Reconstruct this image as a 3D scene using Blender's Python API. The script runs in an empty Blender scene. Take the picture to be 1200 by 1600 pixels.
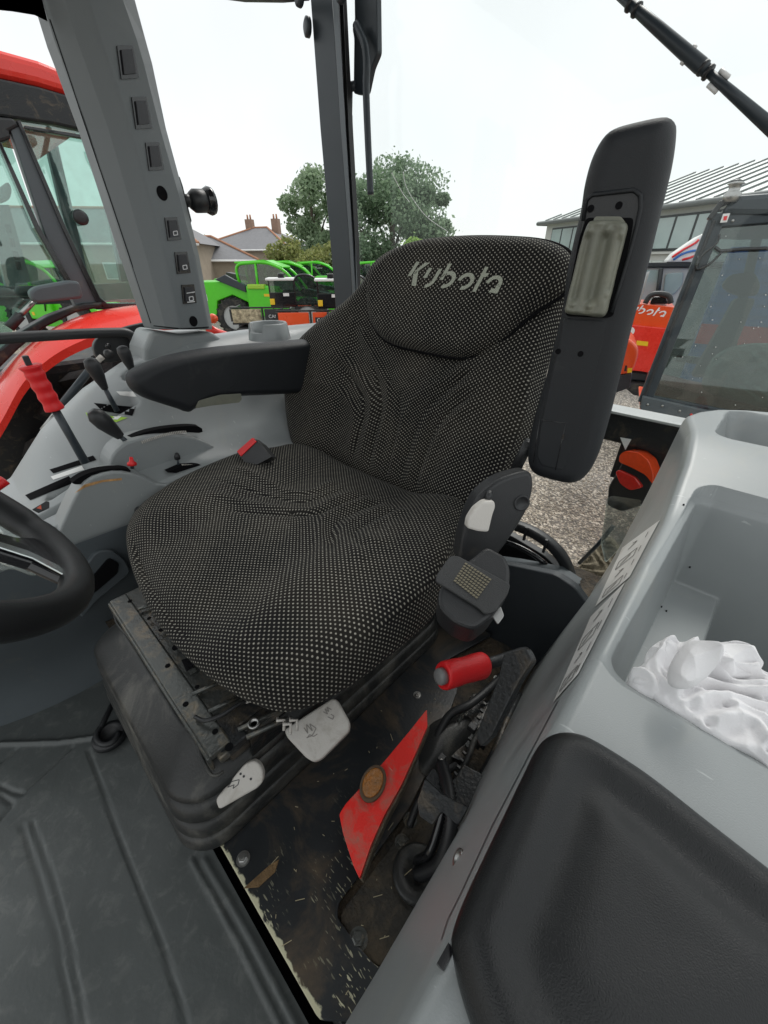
import bpy, bmesh, math, random
import numpy as np
from mathutils import Vector, Matrix
from mathutils.bvhtree import BVHTree
random.seed(7); RNG = np.random.default_rng(7)
S = bpy.context.scene; C = S.collection

# ------------------------------------------------------------------ camera, sky, sun, exposure
FPX = 620.0; PITCH = math.atan(390 / FPX); YAW = math.radians(43.5)
fw = Vector((-math.sin(YAW), math.cos(YAW), 0)); rt = Vector((math.cos(YAW), math.sin(YAW), 0)); UPV = Vector((0, 0, 1))
CF = math.cos(PITCH) * fw - math.sin(PITCH) * UPV; CU = math.sin(PITCH) * fw + math.cos(PITCH) * UPV
cd = bpy.data.cameras.new('camera'); cam = bpy.data.objects.new('camera', cd); C.objects.link(cam)
cd.sensor_fit = 'VERTICAL'; cd.sensor_height = 36; cd.lens = FPX / 1600 * 36
cd.clip_start = .01; cd.clip_end = 2000
cam.matrix_world = Matrix(((rt.x, CU.x, -CF.x, 0), (rt.y, CU.y, -CF.y, 0), (rt.z, CU.z, -CF.z, 0), (0, 0, 0, 1)))
S.camera = cam
W = bpy.data.worlds.new('World'); S.world = W; W.use_nodes = True
SUN_EL, SUN_AZ = math.radians(52), math.radians(-20)
nt = W.node_tree; N = nt.nodes; L = nt.links; N.clear()
out = N.new('ShaderNodeOutputWorld'); bg = N.new('ShaderNodeBackground'); bg.inputs[1].default_value = .09
sky = N.new('ShaderNodeTexSky'); sky.sky_type = 'NISHITA'; sky.sun_disc = False
sky.sun_elevation = SUN_EL; sky.sun_rotation = SUN_AZ
tc = N.new('ShaderNodeTexCoord'); no = N.new('ShaderNodeTexNoise'); no.inputs['Scale'].default_value = 2.2; no.inputs['Detail'].default_value = 5
cr = N.new('ShaderNodeValToRGB'); cr.color_ramp.elements[0].position = .3; cr.color_ramp.elements[1].position = .7
cr.color_ramp.elements[0].color = (7.3, 7.6, 7.6, 1); cr.color_ramp.elements[1].color = (8.6, 8.8, 8.75, 1)
mx = N.new('ShaderNodeMix'); mx.data_type = 'RGBA'; mx.inputs[0].default_value = .93
L.new(tc.outputs['Generated'], no.inputs['Vector']); L.new(no.outputs[0], cr.inputs[0])
L.new(sky.outputs[0], mx.inputs[6]); L.new(cr.outputs[0], mx.inputs[7]); L.new(mx.outputs[2], bg.inputs[0]); L.new(bg.outputs[0], out.inputs[0])
sd = bpy.data.lights.new('sun', 'SUN'); sun = bpy.data.objects.new('sun', sd); C.objects.link(sun)
sd.energy = 1.4; sd.angle = math.radians(25); sd.color = (1, .97, .93)
sun.rotation_euler = Vector((math.cos(SUN_EL) * math.sin(SUN_AZ), math.cos(SUN_EL) * math.cos(SUN_AZ), math.sin(SUN_EL))).to_track_quat('Z', 'Y').to_euler()
S.view_settings.view_transform = 'Standard'; S.view_settings.look = 'None'; S.view_settings.exposure = 0.52; S.view_settings.gamma = 1
S.view_settings.use_curve_mapping = False
GZ = -2.3   # ground level: the camera is held 2.3 m above the yard, about 0.9 m above the cab floor

# ------------------------------------------------------------------ materials
def _n(nt, t, **k):
    n = nt.nodes.new(t)
    for a, b in k.items(): setattr(n, a, b)
    return n
def mat(name, col, rough=.5, metal=0, var=.12, vscale=8, dirt=None, amt=.0, dscale=9, bump=0., bscale=350, coat=0, spec=.5, rvar=.12, scratch=None, samt=.0):
    m = bpy.data.materials.new(name); m.use_nodes = True; nt = m.node_tree; L = nt.links
    b = nt.nodes['Principled BSDF']; tc = _n(nt, 'ShaderNodeTexCoord')
    no = _n(nt, 'ShaderNodeTexNoise'); no.inputs['Scale'].default_value = vscale; no.inputs['Detail'].default_value = 6; no.inputs['Roughness'].default_value = .6
    L.new(tc.outputs['Object'], no.inputs['Vector'])
    mr = _n(nt, 'ShaderNodeMapRange'); mr.inputs[3].default_value = 1 - var * 1.6; mr.inputs[4].default_value = 1 + var * 1.6
    L.new(no.outputs[0], mr.inputs[0])
    mu = _n(nt, 'ShaderNodeMix', data_type='RGBA', blend_type='MULTIPLY'); mu.inputs[0].default_value = 1; mu.inputs[6].default_value = (*col, 1)
    L.new(mr.outputs[0], mu.inputs[7]); last = mu.outputs[2]
    if dirt:
        n2 = _n(nt, 'ShaderNodeTexNoise'); n2.inputs['Scale'].default_value = dscale; n2.inputs['Detail'].default_value = 9; n2.inputs['Roughness'].default_value = .68
        n2.inputs['Distortion'].default_value = .6
        L.new(tc.outputs['Object'], n2.inputs['Vector'])
        r2 = _n(nt, 'ShaderNodeMapRange'); r2.inputs[1].default_value = .62 - amt * .35; r2.inputs[2].default_value = .75 - amt * .2; r2.inputs[4].default_value = min(1, amt * 1.5)
        L.new(n2.outputs[0], r2.inputs[0])
        m2 = _n(nt, 'ShaderNodeMix', data_type='RGBA'); m2.inputs[7].default_value = (*dirt, 1)
        L.new(r2.outputs[0], m2.inputs[0]); L.new(last, m2.inputs[6]); last = m2.outputs[2]
    if scratch:
        mp = _n(nt, 'ShaderNodeMapping'); mp.inputs['Scale'].default_value = (30, 190, 60); mp.inputs['Rotation'].default_value = (0, 0, 1.1)
        L.new(tc.outputs['Object'], mp.inputs[0]); n3 = _n(nt, 'ShaderNodeTexNoise'); n3.inputs['Scale'].default_value = 1; n3.inputs['Detail'].default_value = 3
        L.new(mp.outputs[0], n3.inputs['Vector'])
        r3 = _n(nt, 'ShaderNodeMapRange'); r3.inputs[1].default_value = .76 - samt * .2; r3.inputs[2].default_value = .79 - samt * .2
        L.new(n3.outputs[0], r3.inputs[0]); m3 = _n(nt, 'ShaderNodeMix', data_type='RGBA'); m3.inputs[7].default_value = (*scratch, 1)
        L.new(r3.outputs[0], m3.inputs[0]); L.new(last, m3.inputs[6]); last = m3.outputs[2]
    L.new(last, b.inputs['Base Color'])
    rr = _n(nt, 'ShaderNodeMapRange'); rr.inputs[3].default_value = max(.03, rough - rvar); rr.inputs[4].default_value = min(1, rough + rvar)
    L.new(no.outputs[0], rr.inputs[0]); L.new(rr.outputs[0], b.inputs['Roughness'])
    b.inputs['Metallic'].default_value = metal; b.inputs['Coat Weight'].default_value = coat; b.inputs['Specular IOR Level'].default_value = spec
    if bump:
        n4 = _n(nt, 'ShaderNodeTexNoise'); n4.inputs['Scale'].default_value = bscale; n4.inputs['Detail'].default_value = 3
        L.new(tc.outputs['Object'], n4.inputs['Vector']); bp = _n(nt, 'ShaderNodeBump'); bp.inputs['Strength'].default_value = bump; bp.inputs['Distance'].default_value = .6 / bscale
        L.new(n4.outputs[0], bp.inputs['Height']); L.new(bp.outputs[0], b.inputs['Normal'])
    return m
DUST = (.30, .25, .18); MUD = (.17, .12, .07)
M = {}
M['grey'] = mat('grey_plastic', (.285, .305, .308), .34, var=.05, dirt=(.36, .35, .31), amt=.2, dscale=9, bump=.25, bscale=900, scratch=(.42, .44, .44), samt=.22)
M['grey_dark'] = mat('dark_grey_plastic', (.085, .10, .11), .45, var=.08, dirt=DUST, amt=.14, dscale=5, bump=.3, bscale=800)
M['pillar'] = mat('pillar_plastic', (.17, .188, .195), .5, var=.05, bump=.3, bscale=900)
M['pillar_shaded'] = mat('pillar_shaded_plastic', (.135, .16, .18), .5, var=.05, bump=.3, bscale=900)  # pillar plastic in a shaded tone for its darker facet, not applied
M['black'] = mat('black_plastic', (.022, .023, .025), .42, var=.15, dirt=DUST, amt=.08, dscale=14, bump=.5, bscale=900)
M['arm'] = mat('armrest_foam', (.014, .016, .019), .50, spec=.4, var=.12, dirt=(.12, .12, .11), amt=.1, dscale=12, bump=.9, bscale=1100, rvar=.1)
M['pad'] = mat('black_vinyl', (.010, .011, .012), .32, var=.1, spec=.4, bump=.9, bscale=1300, rvar=.08)
M['rubber'] = mat('bellows_rubber', (.026, .027, .027), .42, var=.2, dirt=(.20, .19, .165), amt=.38, dscale=9, bump=.3)
M['mat'] = mat('floor_mat_rubber', (.088, .097, .096), .47, var=.1, vscale=5, dirt=(.19, .195, .185), amt=.30, dscale=34, bump=.10, bscale=160, rvar=.2)
M['well'] = mat('muddy_floor', (.035, .032, .028), .85, var=.3, dirt=(.13, .095, .06), amt=.62, dscale=13, bump=1, bscale=120)
M['blackmetal'] = mat('black_painted_steel', (.022, .024, .026), .38, metal=.25, var=.2, dirt=(.21, .155, .095), amt=.28, dscale=16, bump=.4, bscale=200)
M['panmetal'] = mat('worn_seat_pan_steel', (.10, .105, .10), .28, metal=.45, var=.25, dirt=(.30, .235, .155), amt=.36, dscale=42, bump=.2, bscale=190)
M['steel'] = mat('bare_steel', (.42, .42, .41), .34, metal=.9, var=.2, dirt=MUD, amt=.25, dscale=60)
M['red'] = mat('red_paint', (.78, .035, .022), .28, var=.08, dirt=(.33, .22, .15), amt=.06, coat=.4, bump=.1)
M['redgrip'] = mat('red_rubber_grip', (.78, .018, .022), .38, var=.08, bump=.4, bscale=500)
M['reddirty'] = mat('scuffed_red_plate', (.84, .028, .02), .38, var=.1, dirt=(.30, .20, .15), amt=.46, dscale=30, bump=.3, scratch=(.7, .25, .2), samt=.2)
M['white'] = mat('offwhite_plastic', (.62, .59, .55), .5, var=.08, dirt=(.30, .26, .2), amt=.30, dscale=28, bump=.2)
M['whitepaint'] = mat('white_paint', (.8, .8, .79), .4, var=.04)
M['sticker'] = mat('label_paper', (.82, .82, .80), .35, var=.05, dirt=(.4, .4, .38), amt=.12, dscale=30)
M['void'] = mat('dark_opening', (.006, .006, .007), .9, var=0, spec=.1)  # flat near black, stands in for the shade inside holes and slots
M['ink'] = mat('label_ink', (.03, .03, .035), .4, var=0)
M['olive'] = mat('olive_grey_lever', (.17, .175, .14), .45, var=.2, vscale=14, dirt=(.28, .27, .2), amt=.35, dscale=14, bump=.3)
M['rod'] = mat('dark_slate_paint', (.028, .038, .047), .4, var=.1, bump=.1)
M['logo'] = mat('grey_green_print', (.36, .38, .31), .7, var=.1, bump=.5, bscale=800)
M['logowhite'] = mat('white_logo', (.8, .8, .8), .5, var=0)
M['amber'] = mat('amber_lens', (.42, .15, .02), .25, var=.4, vscale=60, dirt=MUD, amt=.5, dscale=40, bump=1, bscale=300)
M['gloss'] = mat('gloss_black', (.012, .012, .014), .12, var=0, coat=.4)
M['chrome'] = mat('wheel_inlay', (.62, .66, .65), .2, metal=.9, var=.15, vscale=30)
M['orange'] = mat('orange_paint', (.80, .085, .015), .3, var=.05, coat=.4)
M['green'] = mat('green_paint', (.09, .62, .015), .35, var=.06, coat=.3)
M['greenlight'] = mat('lime_label', (.35, .6, .05), .5, var=0)
M['slate'] = mat('slate_roof', (.13, .135, .14), .8, var=.2, vscale=3)
M['render'] = mat('house_render', (.33, .28, .22), .9, var=.15, vscale=2)
M['brickr'] = mat('chimney_brick', (.30, .20, .15), .9, var=.2, vscale=6)
M['ridge'] = mat('terracotta_ridge', (.45, .22, .13), .8)
M['roofmetal'] = mat('metal_roof_sheet', (.58, .63, .61), .45, metal=.1, var=.08, vscale=.5)
M['seam'] = mat('roof_seam', (.14, .15, .15), .6)
M['bwall'] = mat('white_cladding', (.55, .55, .53), .7, var=.06)
M['dframe'] = mat('dark_window_frame', (.02, .024, .028), .5, var=0)
M['winpane'] = mat('window_glass', (.36, .45, .45), .08, var=.25, vscale=.8, spec=1)
M['blue'] = mat('blue_container_paint', (.03, .17, .55), .5, var=.1)
M['maroon'] = mat('dark_red_upholstery', (.16, .012, .015), .5, var=.3)
M['tyre'] = mat('tyre_rubber', (.022, .022, .023), .85, var=.3, dirt=(.17, .15, .12), amt=.35, dscale=5, bump=.6, bscale=60)
M['rimgrey'] = mat('wheel_rim_paint', (.42, .43, .43), .4)
M['yellow'] = mat('yellow_sticker', (.85, .55, .02), .4, var=0)
M['bark'] = mat('bark', (.10, .08, .06), .9, var=.3)
M['film'] = mat('plastic_film_cover', (.38, .46, .44), .2, var=.25, vscale=7, bump=1, bscale=22)
M['cloth'] = mat('white_cloth', (.80, .79, .80), .95, var=.04, bump=.4, bscale=700, dirt=(.5, .45, .42), amt=.12, dscale=9)
M['strap'] = mat('black_webbing', (.035, .036, .037), .6, var=.1, bump=.8, bscale=700)

def glass(name, tint, refl=.12, haze=.0, rough=.02, hazecol=(.5, .52, .5)):
    m = bpy.data.materials.new(name); m.use_nodes = True; nt = m.node_tree; L = nt.links; nt.nodes.clear()
    o = _n(nt, 'ShaderNodeOutputMaterial'); t = _n(nt, 'ShaderNodeBsdfTransparent'); t.inputs[0].default_value = (*tint, 1)
    g = _n(nt, 'ShaderNodeBsdfGlossy'); g.inputs['Roughness'].default_value = rough; g.inputs[0].default_value = (.95, 1, .98, 1)
    lw = _n(nt, 'ShaderNodeLayerWeight'); lw.inputs[0].default_value = .5; pw = _n(nt, 'ShaderNodeMath', operation='POWER'); pw.inputs[1].default_value = 4.5; L.new(lw.outputs['Facing'], pw.inputs[0])
    ma = _n(nt, 'ShaderNodeMath', operation='MULTIPLY_ADD'); ma.inputs[1].default_value = .6; ma.inputs[2].default_value = refl
    L.new(pw.outputs[0], ma.inputs[0]); mx = _n(nt, 'ShaderNodeMixShader'); L.new(ma.outputs[0], mx.inputs[0]); L.new(t.outputs[0], mx.inputs[1]); L.new(g.outputs[0], mx.inputs[2])
    last = mx
    if haze:
        d = _n(nt, 'ShaderNodeBsdfDiffuse'); d.inputs[0].default_value = (*hazecol, 1)
        tc = _n(nt, 'ShaderNodeTexCoord'); no = _n(nt, 'ShaderNodeTexNoise'); no.inputs['Scale'].default_value = 14; no.inputs['Detail'].default_value = 8
        L.new(tc.outputs['Object'], no.inputs['Vector']); r = _n(nt, 'ShaderNodeMapRange'); r.inputs[1].default_value = .35; r.inputs[2].default_value = .8; r.inputs[4].default_value = haze * 2
        L.new(no.outputs[0], r.inputs[0]); m2 = _n(nt, 'ShaderNodeMixShader'); L.new(r.outputs[0], m2.inputs[0]); L.new(mx.outputs[0], m2.inputs[1]); L.new(d.outputs[0], m2.inputs[2]); last = m2
    L.new(last.outputs[0], o.inputs[0]); return m
M['glass_own'] = glass('clear_cab_glass', (.985, .995, .99), .015)
M['glass_tint'] = glass('green_tinted_glass', (.62, .80, .74), .16, haze=.05)
M['glass_tele'] = glass('machine_cab_glass', (.36, .50, .46), .20, haze=.04)
M['glass_dirty'] = glass('dirty_window_glass', (.36, .43, .40), .10, haze=.012, hazecol=(.30, .31, .30))
M['clearplastic'] = glass('clear_plastic', (.85, .88, .87), .30, haze=.2, rough=.08)
M['orangelens'] = mat('orange_red_lens', (.95, .09, .02), .12, var=.1, vscale=90, coat=.5)
M['redlens'] = mat('red_lens', (.75, .03, .02), .15, var=.2, vscale=90, coat=.5)

def fabric():
    m = bpy.data.materials.new('dotted_seat_fabric'); m.use_nodes = True; nt = m.node_tree; L = nt.links; b = nt.nodes['Principled BSDF']
    uv = _n(nt, 'ShaderNodeUVMap'); uv.uv_map = 'UVMap'
    wn = _n(nt, 'ShaderNodeTexNoise'); wn.inputs['Scale'].default_value = 260; wn.inputs['Detail'].default_value = 1
    L.new(uv.outputs[0], wn.inputs['Vector'])
    wv = _n(nt, 'ShaderNodeVectorMath', operation='MULTIPLY_ADD'); wv.inputs[1].default_value = (.0011,) * 3; L.new(wn.outputs['Color'], wv.inputs[0]); L.new(uv.outputs[0], wv.inputs[2])
    ds = []
    for off in (0., .5):
        sc = _n(nt, 'ShaderNodeVectorMath', operation='MULTIPLY_ADD'); sc.inputs[1].default_value = (1 / .0104, 1 / .0080, 0); sc.inputs[2].default_value = (off, off, 0)
        L.new(wv.outputs[0], sc.inputs[0]); fr = _n(nt, 'ShaderNodeVectorMath', operation='FRACTION'); L.new(sc.outputs[0], fr.inputs[0])
        sb = _n(nt, 'ShaderNodeVectorMath', operation='SUBTRACT'); sb.inputs[1].default_value = (.5, .5, 0); L.new(fr.outputs[0], sb.inputs[0])
        s2 = _n(nt, 'ShaderNodeVectorMath', operation='MULTIPLY'); s2.inputs[1].default_value = (1.3, 1, 0); L.new(sb.outputs[0], s2.inputs[0])
        ln = _n(nt, 'ShaderNodeVectorMath', operation='LENGTH'); L.new(s2.outputs[0], ln.inputs[0]); ds.append(ln.outputs['Value'])
    mi = _n(nt, 'ShaderNodeMath', operation='MINIMUM'); L.new(ds[0], mi.inputs[0]); L.new(ds[1], mi.inputs[1])
    dr = _n(nt, 'ShaderNodeMapRange'); dr.inputs[1].default_value = .215; dr.inputs[2].default_value = .13; L.new(mi.outputs[0], dr.inputs[0])
    fn = _n(nt, 'ShaderNodeTexNoise'); fn.inputs['Scale'].default_value = 700; fn.inputs['Detail'].default_value = 2; L.new(uv.outputs[0], fn.inputs['Vector'])
    ln2 = _n(nt, 'ShaderNodeTexNoise'); ln2.inputs['Scale'].default_value = 7; ln2.inputs['Detail'].default_value = 7; L.new(uv.outputs[0], ln2.inputs['Vector'])
    base = _n(nt, 'ShaderNodeMix', data_type='RGBA'); base.inputs[6].default_value = (.009, .0088, .0088, 1); base.inputs[7].default_value = (.026, .023, .019, 1)
    br = _n(nt, 'ShaderNodeMapRange'); br.inputs[1].default_value = .42; br.inputs[2].default_value = .75; L.new(ln2.outputs[0], br.inputs[0]); L.new(br.outputs[0], base.inputs[0])
    b2 = _n(nt, 'ShaderNodeMix', data_type='RGBA', blend_type='MULTIPLY'); b2.inputs[0].default_value = 1
    fr2 = _n(nt, 'ShaderNodeMapRange'); fr2.inputs[3].default_value = .4; fr2.inputs[4].default_value = 1.7; L.new(fn.outputs[0], fr2.inputs[0])
    L.new(base.outputs[2], b2.inputs[6]); L.new(fr2.outputs[0], b2.inputs[7])
    mx = _n(nt, 'ShaderNodeMix', data_type='RGBA'); mx.inputs[7].default_value = (.42, .40, .345, 1)
    dm = _n(nt, 'ShaderNodeMath', operation='MULTIPLY'); L.new(dr.outputs[0], dm.inputs[0])
    fr3 = _n(nt, 'ShaderNodeMapRange'); fr3.inputs[3].default_value = .45; fr3.inputs[4].default_value = 1.25; L.new(fn.outputs[0], fr3.inputs[0]); L.new(fr3.outputs[0], dm.inputs[1])
    wr = _n(nt, 'ShaderNodeMapRange'); wr.inputs[1].default_value = .3; wr.inputs[2].default_value = .7; wr.inputs[3].default_value = .85; wr.inputs[4].default_value = 1.1; L.new(ln2.outputs[0], wr.inputs[0])
    cn = _n(nt, 'ShaderNodeTexNoise'); cn.inputs['Scale'].default_value = 95; L.new(uv.outputs[0], cn.inputs['Vector']); c3 = _n(nt, 'ShaderNodeMapRange'); c3.inputs[1].default_value = .35; c3.inputs[2].default_value = .6; c3.inputs[3].default_value = .8; L.new(cn.outputs[0], c3.inputs[0])
    d2 = _n(nt, 'ShaderNodeMath', operation='MULTIPLY'); L.new(dm.outputs[0], d2.inputs[0]); L.new(wr.outputs[0], d2.inputs[1]); d3 = _n(nt, 'ShaderNodeMath', operation='MULTIPLY'); L.new(d2.outputs[0], d3.inputs[0]); L.new(c3.outputs[0], d3.inputs[1])
    L.new(d3.outputs[0], mx.inputs[0]); L.new(b2.outputs[2], mx.inputs[6]); L.new(mx.outputs[2], b.inputs['Base Color'])
    b.inputs['Roughness'].default_value = .9; b.inputs['Specular IOR Level'].default_value = .15; b.inputs['Sheen Weight'].default_value = .04; b.inputs['Sheen Roughness'].default_value = .5
    ad = _n(nt, 'ShaderNodeMath', operation='MULTIPLY_ADD'); ad.inputs[1].default_value = .5; L.new(fn.outputs[0], ad.inputs[0]); L.new(dr.outputs[0], ad.inputs[2])
    bp = _n(nt, 'ShaderNodeBump'); bp.inputs['Strength'].default_value = .5; bp.inputs['Distance'].default_value = .0012; L.new(ad.outputs[0], bp.inputs['Height']); L.new(bp.outputs[0], b.inputs['Normal'])
    return m
M['fabric'] = fabric()

# ------------------------------------------------------------------ helpers
def V(*a): return Vector(a)
def ray(x, y): return CF + rt * ((x - 600) / FPX) + CU * ((800 - y) / FPX)
def pl(x, y, o, n):                      # the point of the plane (o, n) seen in that direction
    d = ray(x, y); n = Vector(n); return d * (Vector(o).dot(n) / d.dot(n))
def Zp(x, y, z): return pl(x, y, (0, 0, z), (0, 0, 1))
def Xp(x, y, v): return pl(x, y, (v, 0, 0), (1, 0, 0))
def Yp(x, y, v): return pl(x, y, (0, v, 0), (0, 1, 0))
def Dp(x, y, D): d = ray(x, y); return d * (D / math.hypot(d.x, d.y))
def root_loc(o):
    v = Vector()
    while o: v += o.location; o = o.parent
    return v
def tag(o, label=None, cat=None, group=None, kind=None):
    if label: o['label'] = label
    if cat: o['category'] = cat
    if group: o['group'] = group
    if kind: o['kind'] = kind
    return o
def thing(name, loc, label, cat, group=None, rz=0):
    o = bpy.data.objects.new(name, None); C.objects.link(o); o.location = loc; o.empty_display_size = .1; o.rotation_euler.z = rz
    return tag(o, label, cat, group)
def mk(name, verts, faces, m, parent=None, smooth=True, uv=None, bevel=0, seg=2, sub=0, angle=None, local=False):
    me = bpy.data.meshes.new(name)
    off = Vector() if local or parent is None else root_loc(parent)
    me.from_pydata([tuple(Vector(v) - off) for v in verts], [], faces); me.update()
    if uv is not None:
        ul = me.uv_layers.new(name='UVMap'); idx = np.zeros(len(me.loops), int); me.loops.foreach_get('vertex_index', idx)
        ul.data.foreach_set('uv', np.asarray(uv, float)[idx].ravel())
    if isinstance(m, str): m = M[m]
    me.materials.append(m)
    if smooth:
        me.polygons.foreach_set('use_smooth', [True] * len(me.polygons))
        if angle: me.set_sharp_from_angle(angle=math.radians(angle))
    o = bpy.data.objects.new(name, me); C.objects.link(o); o.parent = parent
    if bevel:
        b = o.modifiers.new('bevel', 'BEVEL'); b.width = bevel; b.segments = seg; b.limit_method = 'ANGLE'; b.angle_limit = math.radians(35)
    if sub:
        s = o.modifiers.new('sub', 'SUBSURF'); s.levels = s.render_levels = sub
    return o
def bvh(o):
    off = root_loc(o)
    return BVHTree.FromPolygons([v.co + off for v in o.data.vertices], [tuple(p.vertices) for p in o.data.polygons])
class MB:
    def __init__(s): s.v = []; s.f = []
    def add(s, v, f): k = len(s.v); s.v += [Vector(q) for q in v]; s.f += [tuple(i + k for i in g) for g in f]; return s
    def box(s, c, size, ax=None):
        c = Vector(c); X, Y, Z_ = ax or (V(1, 0, 0), V(0, 1, 0), V(0, 0, 1)); hx, hy, hz = [q / 2 for q in size]
        v = [c + X * a * hx + Y * b * hy + Z_ * d * hz for a in (-1, 1) for b in (-1, 1) for d in (-1, 1)]
        return s.add(v, [(0, 1, 3, 2), (4, 6, 7, 5), (0, 4, 5, 1), (2, 3, 7, 6), (0, 2, 6, 4), (1, 5, 7, 3)])
    def tube(s, pts, r, n=12, cap=True):
        pts = [Vector(p) for p in pts]; m = len(pts); rs = r if isinstance(r, (list, tuple)) else [r] * m
        ring = []; prev = None
        for i, p in enumerate(pts):
            t = (pts[min(i + 1, m - 1)] - pts[max(i - 1, 0)]).normalized()
            if prev is None: a = t.orthogonal().normalized()
            else: a = (prev - t * prev.dot(t)).normalized()
            prev = a; b = t.cross(a)
            ring.append([p + (a * math.cos(2 * math.pi * k / n) + b * math.sin(2 * math.pi * k / n)) * rs[i] for k in range(n)])
        f = [(i * n + k, i * n + (k + 1) % n, (i + 1) * n + (k + 1) % n, (i + 1) * n + k) for i in range(m - 1) for k in range(n)]
        if cap: f += [tuple(range(n))[::-1], tuple((m - 1) * n + k for k in range(n))]
        return s.add([q for g in ring for q in g], f)
    def prism(s, pts, d):                # polygon of 3D points swept along vector d
        pts = [Vector(p) for p in pts]; d = Vector(d); n = len(pts)
        return s.add(pts + [p + d for p in pts], [tuple(range(n)), tuple(range(n, 2 * n))[::-1]] + [(i, (i + 1) % n, n + (i + 1) % n, n + i)[::-1] for i in range(n)])
    def lathe(s, c, axis, prof, n=24, cap=True):   # prof: (distance along axis, radius)
        c = Vector(c); axis = Vector(axis).normalized(); a = axis.orthogonal().normalized(); b = axis.cross(a)
        v = [c + axis * h + (a * math.cos(2 * math.pi * k / n) + b * math.sin(2 * math.pi * k / n)) * r for h, r in prof for k in range(n)]; m = len(prof)
        f = [(i * n + k, (i + 1) * n + k, (i + 1) * n + (k + 1) % n, i * n + (k + 1) % n) for i in range(m - 1) for k in range(n)]
        if cap: f += [tuple(range(n)), tuple((m - 1) * n + k for k in range(n))[::-1]]
        return s.add(v, f)
    def build(s, name, m, parent=None, **k):
        o = mk(name, s.v, s.f, m, parent, **k)
        bm = bmesh.new(); bm.from_mesh(o.data); bmesh.ops.recalc_face_normals(bm, faces=bm.faces); bm.to_mesh(o.data); bm.free()
        return o
def catmull(P, n, closed=True):
    P = [np.array(p, float) for p in P]; m = len(P); out = []
    rng = range(m) if closed else range(m - 1)
    for i in rng:
        g = (lambda j: P[j % m]) if closed else (lambda j: P[min(max(j, 0), m - 1)])
        p0, p1, p2, p3 = g(i - 1), g(i), g(i + 1), g(i + 2)
        for t in np.linspace(0, 1, 12, endpoint=False):
            out.append(.5 * (2 * p1 + (p2 - p0) * t + (2 * p0 - 5 * p1 + 4 * p2 - p3) * t * t + (3 * p1 - p0 - 3 * p2 + p3) * t ** 3))
    out.append(P[0] if closed else P[-1]); A = np.array(out)
    s = np.r_[0, np.cumsum(np.linalg.norm(np.diff(A, axis=0), axis=1))]
    q = np.linspace(0, s[-1], n, endpoint=not closed)
    return np.stack([np.interp(q, s, A[:, k]) for k in range(A.shape[1])], 1)
def segdist(P, poly, closed=True):
    A = np.asarray(poly); B = np.roll(A, -1, 0) if closed else A[1:]
    if not closed: A = A[:-1]
    d = np.full(len(P), 1e9)
    for a, b in zip(A, B):
        ab = b - a; t = np.clip(((P - a) @ ab) / max(ab @ ab, 1e-12), 0, 1); d = np.minimum(d, np.linalg.norm(P - a - t[:, None] * ab, axis=1))
    return d
def frame(n, up=(0, 0, 1)):
    n = Vector(n).normalized(); e1 = Vector(up).cross(n)
    if e1.length < 1e-3: e1 = Vector((0, 1, 0)).cross(n)
    e1.normalize(); return e1, n.cross(e1), n
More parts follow.
